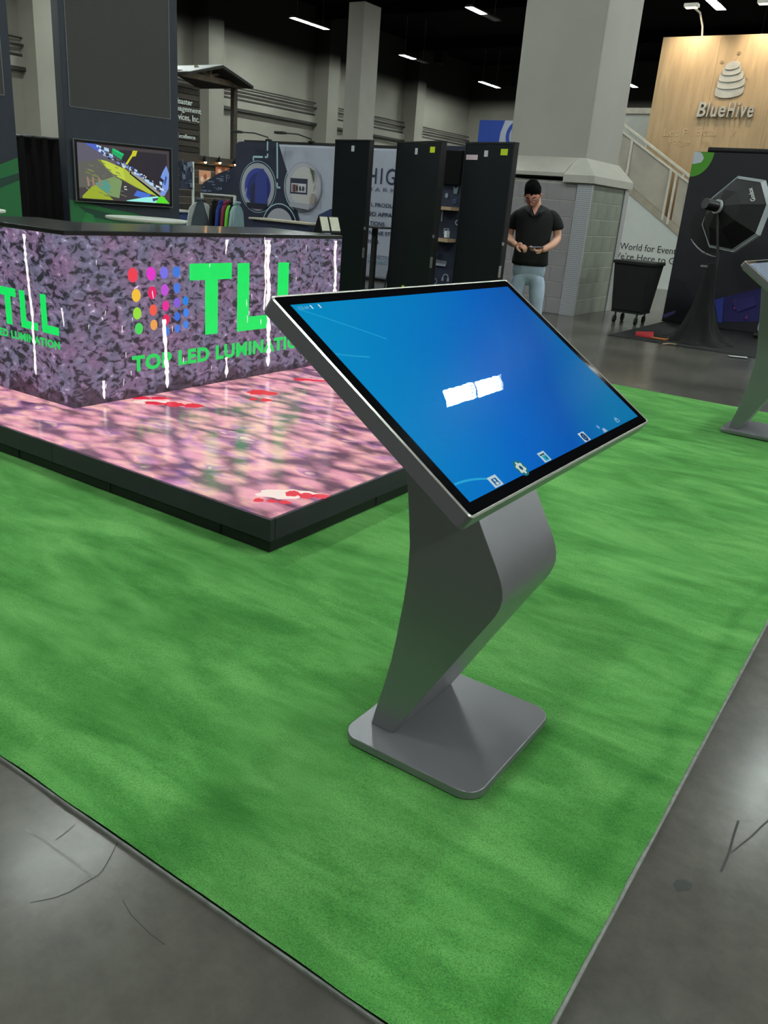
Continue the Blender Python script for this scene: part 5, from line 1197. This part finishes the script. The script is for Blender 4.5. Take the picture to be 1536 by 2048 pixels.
# ------------------------------------------------------------------ people
mat('skin',(222,166,142),.55,vary=.06,nscale=20); mat('skin_rosy',(224,152,136),.55); mat('hair_black',(10,9,9),.95,spec=.1,vary=.3,nscale=60,bump=.8,bscale=120); mat('polo_black',(6,6,9),.85,vary=.2,nscale=30,bump=.15,bscale=40)
mat('jeans_pale',(170,184,204),.85,vary=.16,nscale=9,bump=.2,bscale=60); mat('shoe_dark',(28,26,26),.6); mat('eye_dark',(20,14,12),.3); mat('eye_white',(215,210,205),.3); mat('lip',(176,96,90),.5); mat('stubble',(120,84,74),.7); mat('phone_black',(12,12,14),.2); mat('glass_frame',(40,28,24),.4); mat('shirt_blue',(150,170,200),.85)
def skin_mesh(name, verts, edges, radii, m_, parent, root=0, sub=2):
    me=bpy.data.meshes.new(name); me.from_pydata([Vector(v) for v in verts],edges,[]); me.materials.append(MATS[m_])
    o=bpy.data.objects.new(name,me); COL.objects.link(o); o.parent=parent
    o.modifiers.new('skin','SKIN'); 
    if not me.skin_vertices: 
        bm=bmesh.new(); bm.from_mesh(me); bm.verts.layers.skin.verify(); bm.to_mesh(me); bm.free()
    for i,r_ in enumerate(radii):
        s_=me.skin_vertices[0].data[i]; s_.radius=(r_,r_) if not isinstance(r_,tuple) else r_; s_.use_root=(i==root)
    s2=o.modifiers.new('sub','SUBSURF'); s2.levels=sub; s2.render_levels=sub
    dg=bpy.context.evaluated_depsgraph_get(); em=bpy.data.meshes.new_from_object(o.evaluated_get(dg))
    o.modifiers.clear(); o.data=em; em.name=name
    if not em.materials: em.materials.append(MATS[m_])
    em.polygons.foreach_set('use_smooth',[True]*len(em.polygons)); bpy.data.meshes.remove(me)
    return o
def chain(pts): return [(i,i+1) for i in range(len(pts)-1)]
def loft(name, secs, m_, parent, n=28, cap=True):
    """closed rings (cx,cy,cz,rx,ry,tilt) joined into one smooth garment; slightly squared ellipses"""
    vs=[]; fs=[]
    for (cx_,cy_,cz_,rx,ry,tl) in secs:
        for i in range(n):
            a_=2*pi*i/n; ca,sa=cos(a_),sin(a_); e=.82
            x=rx*(abs(ca)**e)*(1 if ca>0 else -1); y=ry*(abs(sa)**e)*(1 if sa>0 else -1)
            vs.append((cx_+x,cy_+y,cz_+tl*y))
    for k in range(len(secs)-1):
        for i in range(n): fs.append((k*n+i,k*n+(i+1)%n,(k+1)*n+(i+1)%n,(k+1)*n+i))
    if cap: fs.append(tuple(range(n-1,-1,-1))); fs.append(tuple(range((len(secs)-1)*n,len(secs)*n)))
    mb=MB(); mb.add(vs,fs); return mb.build(name,m_,parent,local=True,smooth=True,sub=1)
def person(label, loc, rz, shirt, trousers, look_down=True, legs=None, phone=True):
    """faces local -y; +x is the person's left"""
    t_=thing('person',label,'person',loc,rz)
    legs=legs or {'R':[(-.09,.0,.90),(-.105,-.005,.50),(-.115,.02,.09)],'L':[(.095,.0,.90),(.12,-.01,.50),(.15,.02,.09)]}
    # body (skin): torso core, neck, arms to the wrists, legs
    V=[];E_=[];R_=[]
    def addc(pts,rad,frm=None):
        k=len(V); V.extend(pts); R_.extend(rad)
        E_.extend([(k+i,k+i+1) for i in range(len(pts)-1)])
        if frm is not None: E_.append((frm,k))
        return k
    addc([(0,.01,.93),(0,.015,1.10),(-.005,.015,1.25),(-.01,.01,1.38),(-.02,-.0,1.455),(-.026,-.014,1.52),(-.03,-.03,1.57)],[.09,.085,.09,.066,.058,.056,.05])
    arms={'R':[(-.17,.005,1.385),(-.232,.03,1.265),(-.245,.02,1.15),(-.215,-.12,1.105),(-.15,-.235,1.085)],
          'L':[(.155,.005,1.40),(.222,.03,1.29),(.245,.03,1.165),(.20,-.10,1.11),(.105,-.225,1.055)]}
    wr={}
    for s_ in 'RL': addc(arms[s_],[.040,.046,.045,.042,.030],3)
    for s_ in 'RL': addc(legs[s_],[.055,.045,.035],0)
    skin_mesh('body',V,E_,R_,'skin',t_)
    # shirt: lofted torso and sleeves
    loft('shirt',[(0,.0,.880,.190,.134,0),(0,.0,.92,.190,.134,0),(-.001,0,1.05,.170,.114,0),(-.003,0,1.18,.178,.118,0),(-.006,.002,1.29,.192,.124,0),(-.01,.004,1.365,.206,.116,.05),(-.013,.008,1.418,.190,.098,.1),(-.016,.010,1.455,.115,.076,.22),(-.018,.008,1.468,.066,.062,.35)],shirt,t_)
    for s_,x in (('R',-1),('L',1)):
        p=arms[s_]; V2=[(p[0][0]-x*.06,.005,p[0][2]+.0),(p[0][0]+x*.015,.01,p[0][2]-.018),(p[1][0],p[1][1],p[1][2]),((p[1][0]*.62+p[2][0]*.38),p[1][1]*.8+.002,p[1][2]*.62+p[2][2]*.38)]
        skin_mesh('sleeve',V2,chain(V2),[.062,.074,.078,.080],shirt,t_)
    # collar and placket opening
    mb=MB(); mb.prism([(-.050,-.092,1.452),(.024,-.090,1.456),(-.013,-.128,1.378)],(0,-.012,0)); mb.build('chest','skin_rosy',t_,local=True)
    for s_ in (-1,1):
        mb=MB(); x0=-.015; mb.add([(x0+s_*.06,-.02,1.478),(x0+s_*.075,-.075,1.455),(x0+s_*.045,-.125,1.42),(x0+s_*.008,-.142,1.372),(x0+s_*.03,-.128,1.445),(x0+s_*.05,-.04,1.482)],[(0,1,2,3,4,5)]); mb.add([(x0+s_*.085,-.02,1.452),(x0+s_*.095,-.08,1.43),(x0+s_*.062,-.138,1.398),(x0+s_*.012,-.15,1.365)],[]) 
        k=len(mb.v)-4; mb.f+= [[0,k,k+1,1],[1,k+1,k+2,2],[2,k+2,k+3,3]]; mb.c+=[None]*3; mb.mi+=[0]*3
        mb.build('collar',shirt,t_,local=True,smooth=True)
    # trousers
    V=[];E_=[];R_=[]
    addc([(0,.005,.86),(0,.005,.82)],[(.13,.10),(.13,.10)])
    loft('waistband',[(0,.0,.69,.06,.045,0),(0,.0,.745,.130,.076,0),(0,.0,.80,.166,.096,0),(0,.0,.86,.172,.108,0),(0,0,.93,.160,.106,0)],trousers,t_)
    for s_,x in (('R',-1),('L',1)):
        p=[Vector(q) for q in legs[s_]]
        pts=[p[0]*.78+p[1]*.22,p[0]*.45+p[1]*.55,p[1],p[1]*.5+p[2]*.5,p[2]*.98+Vector((0,.005,-.02))]
        addc([tuple(q) for q in pts],[.108,.092,.076,.068,.070],1)
    skin_mesh('trousers',V,E_,R_,trousers,t_)
    for s_ in 'RL':
        p=legs[s_][2]; V2=[(p[0],p[1]+.05,.045),(p[0],p[1]-.03,.05),(p[0]+(.012 if s_=='L' else -.012),p[1]-.14,.034)]
        skin_mesh('shoe',V2,chain(V2),[(.044,.044),(.048,.05),(.042,.03)],'shoe_dark',t_)
    # head, tilted down
    hd=bpy.data.objects.new('head',None)
    tilt=radians(36) if look_down else 0
    HM=Matrix.Translation((-.036,-.05,1.462))@Matrix.Rotation(radians(-4),4,'Y')@Matrix.Rotation(radians(-10),4,'Z')@Matrix.Rotation(tilt,4,'X')
    # head in its own frame: chin near z=0, crown near .235, face at -y
    def hp(th,ph):   # direction -> surface
        x=sin(th)*sin(ph); y=-sin(th)*cos(ph); z=cos(th)
        rx,ry,rz_=.076,.096,.118
        px,py,pz=rx*x,ry*y,rz_*z
        if z<0:
            k=1-.30*(-z)**1.3; px*=k; 
            if y<0: py*=1-.10*(-z)
            else: py*=1-.45*(-z)
        if y>0: py*=1.06
        f=max(0,-y)
        # nose
        gx=math.exp(-(x/.17)**2); py-=.024*gx*math.exp(-((z+.22)/.16)**2)*f; py-=.008*gx*math.exp(-((z-.02)/.2)**2)*f
        # eye sockets, mouth, chin
        for s_ in (-1,1): py+=.010*math.exp(-((x-s_*.40)/.17)**2-((z-.06)/.13)**2)*f
        py-=.007*math.exp(-(x/.3)**2-((z+.56)/.10)**2)*f; py-=.011*math.exp(-(x/.3)**2-((z+.86)/.16)**2)*f
        py-=.006*math.exp(-(x/.5)**2-((z-.2)/.10)**2)*f
        return Vector((px,py,pz+.122))
    nth,nph=30,40; vs=[];fs=[]
    for i in range(nth+1):
        for j in range(nph): vs.append(HM@hp(pi*i/nth,2*pi*j/nph))
    for i in range(nth):
        for j in range(nph): fs.append((i*nph+j,(i+1)*nph+j,(i+1)*nph+(j+1)%nph,i*nph+(j+1)%nph))
    mb=MB(); mb.add(vs,fs); head=mb.build('head','skin_rosy',t_,local=True,smooth=True)
    def onface(x,z,dy=0):  # point on the face for head coordinates
        th=math.acos(max(-1,min(1,(z-.122)/.118))); s_=max(.02,sin(th)); kk=1.
        if z<.122: kk=1-.30*((.122-z)/.118)**1.3
        ph=math.asin(max(-1,min(1,x/(.076*s_*kk)))); p=hp(th,ph); return HM@Vector((p.x,p.y+dy,p.z))
    for s_ in (-1,1):
        c_=onface(s_*.031,.129,.004); MB().lathe([(0,-.011),(.008,-.007),(.011,0),(.008,.007),(0,.011)],10,c_).build('eye','eye_white',t_,local=True,smooth=True)
        c_=onface(s_*.031,.126,-.006); MB().lathe([(0,-.004),(.004,0),(0,.004)],8,c_).build('iris','eye_dark',t_,local=True)
        pts=[onface(s_*(.015+.011*k),.150+.004*sin(k*1.1),-.002) for k in range(4)]; MB().tube(pts,[.003,.0045,.004,.002],6).build('eyebrow','hair_black',t_,local=True)
        V2=[HM@Vector((s_*.074,.006,.135)),HM@Vector((s_*.084,.016,.125)),HM@Vector((s_*.078,.008,.100))]
        skin_mesh('ear',V2,chain(V2),[.013,.016,.010],'skin_rosy',t_,sub=1)
    pts=[onface(.022*k/2,.056-.002*abs(k),-.001) for k in (-2,-1,0,1,2)]; MB().tube(pts,[.003,.0055,.006,.0055,.003],8).build('mouth','lip',t_,local=True,smooth=True)
    # short beard shadow along the jaw
    vs=[];fs=[]; nz_,nx_=5,17
    for i in range(nz_):
        for j in range(nx_):
            ph=-1.35+2.7*j/(nx_-1); lo=.045 if abs(ph)<.45 else .045+.055*min(1,(abs(ph)-.45)/.8); z=.006+(lo-.006)*i/(nz_-1)
            th=math.acos(max(-.995,(z-.122)/.118)); p=hp(th,ph); c0=Vector((0,0,p.z)); vs.append(HM@(c0+(p-c0)*1.025+Vector((0,0,-.001))))
    for i in range(nz_-1):
        for j in range(nx_-1): fs.append((i*nx_+j,i*nx_+j+1,(i+1)*nx_+j+1,(i+1)*nx_+j))
    mb=MB(); mb.add(vs,fs); mb.build('beard','stubble',t_,local=True,smooth=True)
    # hair cap
    vs=[];fs=[]; n1,n2=16,36
    for i in range(n1+1):
        for j in range(n2):
            ph=2*pi*j/n2; front=max(0,cos(ph)); back=max(0,-cos(ph)); lim=1.0+.95*back+.34*abs(sin(ph))**2+.07*sin(5*ph+.6)+.05*sin(11*ph) ; lim-= .02*front
            th=lim*i/n1; p=hp(th,ph); c0=Vector((0,.005,.12)); d=(p-c0).normalized(); bulk=.014+.026*max(0,cos(th))**1.5+.010*noise.noise(p*45)+.006*noise.noise(p*110); bulk=bulk*(1-(i/n1)**3)+.004
            if i==n1: bulk=.003
            if i>=n1-2: th+=.10*noise.noise((p.x*70,p.y*70,3)); p=hp(th,ph)
            vs.append(HM@(p+d*bulk))
    for i in range(n1):
        for j in range(n2): fs.append((i*n2+j,(i+1)*n2+j,(i+1)*n2+(j+1)%n2,i*n2+(j+1)%n2))
    mb=MB(); mb.add(vs,fs); mb.build('hair','hair_black',t_,local=True,smooth=True)
    # glasses
    gl=None; mb=MB()
    for s_ in (-1,1):
        c_=Vector((s_*.033,-.108,.124)); ring=[HM@(c_+Vector((.025*cos(2*pi*k/14),.004*abs(cos(2*pi*k/14)),.018*sin(2*pi*k/14)))) for k in range(15)]
        mb.tube(ring,.0022,6); mb.tube([HM@(c_+Vector((s_*.025,.003,.006))),HM@Vector((s_*.078,-.04,.132)),HM@Vector((s_*.082,.01,.135))],.002,6)
    mb.tube([HM@Vector((-.009,-.108,.128)),HM@Vector((0,-.112,.130)),HM@Vector((.009,-.108,.128))],.002,6)
    g_=mb.build('glasses','glass_frame',t_,local=True); tag(g_,'thin dark-rimmed glasses')
    # hands
    def hand(s_,wrist,dirv,palm_n,curl,hold):
        sx_=1 if s_=='L' else -1
        w_=Vector(wrist); d=Vector(dirv).normalized(); n=Vector(palm_n).normalized(); n=(n-d*n.dot(d)).normalized(); sd=d.cross(n).normalized()
        if s_=='R': sd=-sd     # sd points to the thumb side
        mb=MB()
        V2=[tuple(w_),tuple(w_+d*.035),tuple(w_+d*.075)]
        o=skin_mesh('hand',V2,chain(V2),[(.022,.027),(.020,.036),(.016,.038)],'skin',t_)
        lens=[.068,.076,.071,.056]
        for k in range(4):
            b0=w_+d*.078+sd*(.028-.019*k); l=lens[k]; c1=curl
            p1=b0+(d*cos(c1*.6)+n*sin(c1*.6))*l*.42; p2=p1+(d*cos(c1*1.5)+n*sin(c1*1.5))*l*.33; p3=p2+(d*cos(c1*2.2)+n*sin(c1*2.2))*l*.25
            V2=[tuple(b0-d*.02),tuple(b0),tuple(p1),tuple(p2),tuple(p3)]; skin_mesh('finger',V2,chain(V2),[.0095,.0095,.0088,.008,.0065],'skin',t_,sub=1)
        b0=w_+d*.03+sd*.026; p1=b0+(sd*.75+d*.5+n*.25).normalized()*.036; p2=p1+(d*.75+sd*.2+n*.45).normalized()*.032; p3=p2+(d*.8+n*.4-sd*.1).normalized()*.024
        V2=[tuple(b0-sd*.01),tuple(b0),tuple(p1),tuple(p2),tuple(p3)]; skin_mesh('thumb',V2,chain(V2),[.013,.013,.0115,.0105,.008],'skin',t_,sub=1)
        return w_,d,n,sd
    wL,dL,nL,sL=hand('L',arms['L'][4],(-.80,-.55,-.06),(-.1,-.1,1.),.55,True)
    hand('R',arms['R'][4],(.80,-.5,-.05),(.0,.35,-1.),.75,False)
    if phone:
        c_=wL+dL*.075+nL*.030; M3=Matrix((( dL.x,sL.x,nL.x,c_.x),(dL.y,sL.y,nL.y,c_.y),(dL.z,sL.z,nL.z,c_.z),(0,0,0,1)))
        ph=thing('smartphone','black smartphone held in the man\'s left hand','phone',Matrix.Translation(loc)@Matrix.Rotation(rz,4,'Z')@c_,0)
        W4=Matrix.Translation(loc)@Matrix.Rotation(rz,4,'Z')@M3; org=Vector(ph.location)
        def bxx(a,b_,c0,c1,name,mm):
            mb=MB().box(-a,a,-b_,b_,c0,c1); mb.v=[W4@v_ for v_ in mb.v]; return mb.build(name,mm,ph,bevel=.003)
        bxx(.075,.036,-.004,.004,'phone_body','phone_black'); bxx(.070,.032,.0041,.0046,'phone_screen','phone_screen')
    return t_
emit('phone_screen',(150,160,175),.5)
MPOS=Vector((-3.5,8.2,0))+Vector((.9197,.3926,0))*(-.19)
face=atan2(-.9197,.3926)   # he looks towards the camera side
RZM=atan2(.3926,.9197)
person('standing man in black polo shirt and pale jeans looking down at a phone',(MPOS.x,MPOS.y,0),RZM,'polo_black','jeans_pale')
lp=ony(1507,669,12.45)
person('partly hidden person in pale jeans at the right edge behind the kiosk screen',(lp.x+.33,lp.y,.009),-.25,'shirt_blue','jeans_pale',look_down=False,phone=False,
       legs={'R':[(-.09,.0,.90),(-.20,-.02,.50),(-.28,.02,.09)],'L':[(.095,.0,.90),(.12,-.01,.50),(.15,.02,.09)]})

# phrases shared by the members of each set of repeats
for pre,gp in (('hanging_jacket','jackets on the clothes rail'),('totem_display','black totem displays behind the counter'),('touchscreen_kiosk','silver touchscreen kiosks on the carpet'),
               ('gooseneck_lamp','warm lamps on the timber booth'),('leaflet_stand','leaflets on the counter end'),('arm_spotlight','arm spotlights over the printed wall'),
               ('wall_spotlight','spotlights over the wood wall'),('poster','photo posters on the timber wall'),('paper_card','white cards on the black mat'),('display_tower','navy display towers'),('wall_speaker','loudspeakers high on the hall walls')):
    for o in bpy.data.objects:
        if o.parent is None and o.name.split('.')[0]==pre: o['group']=gp
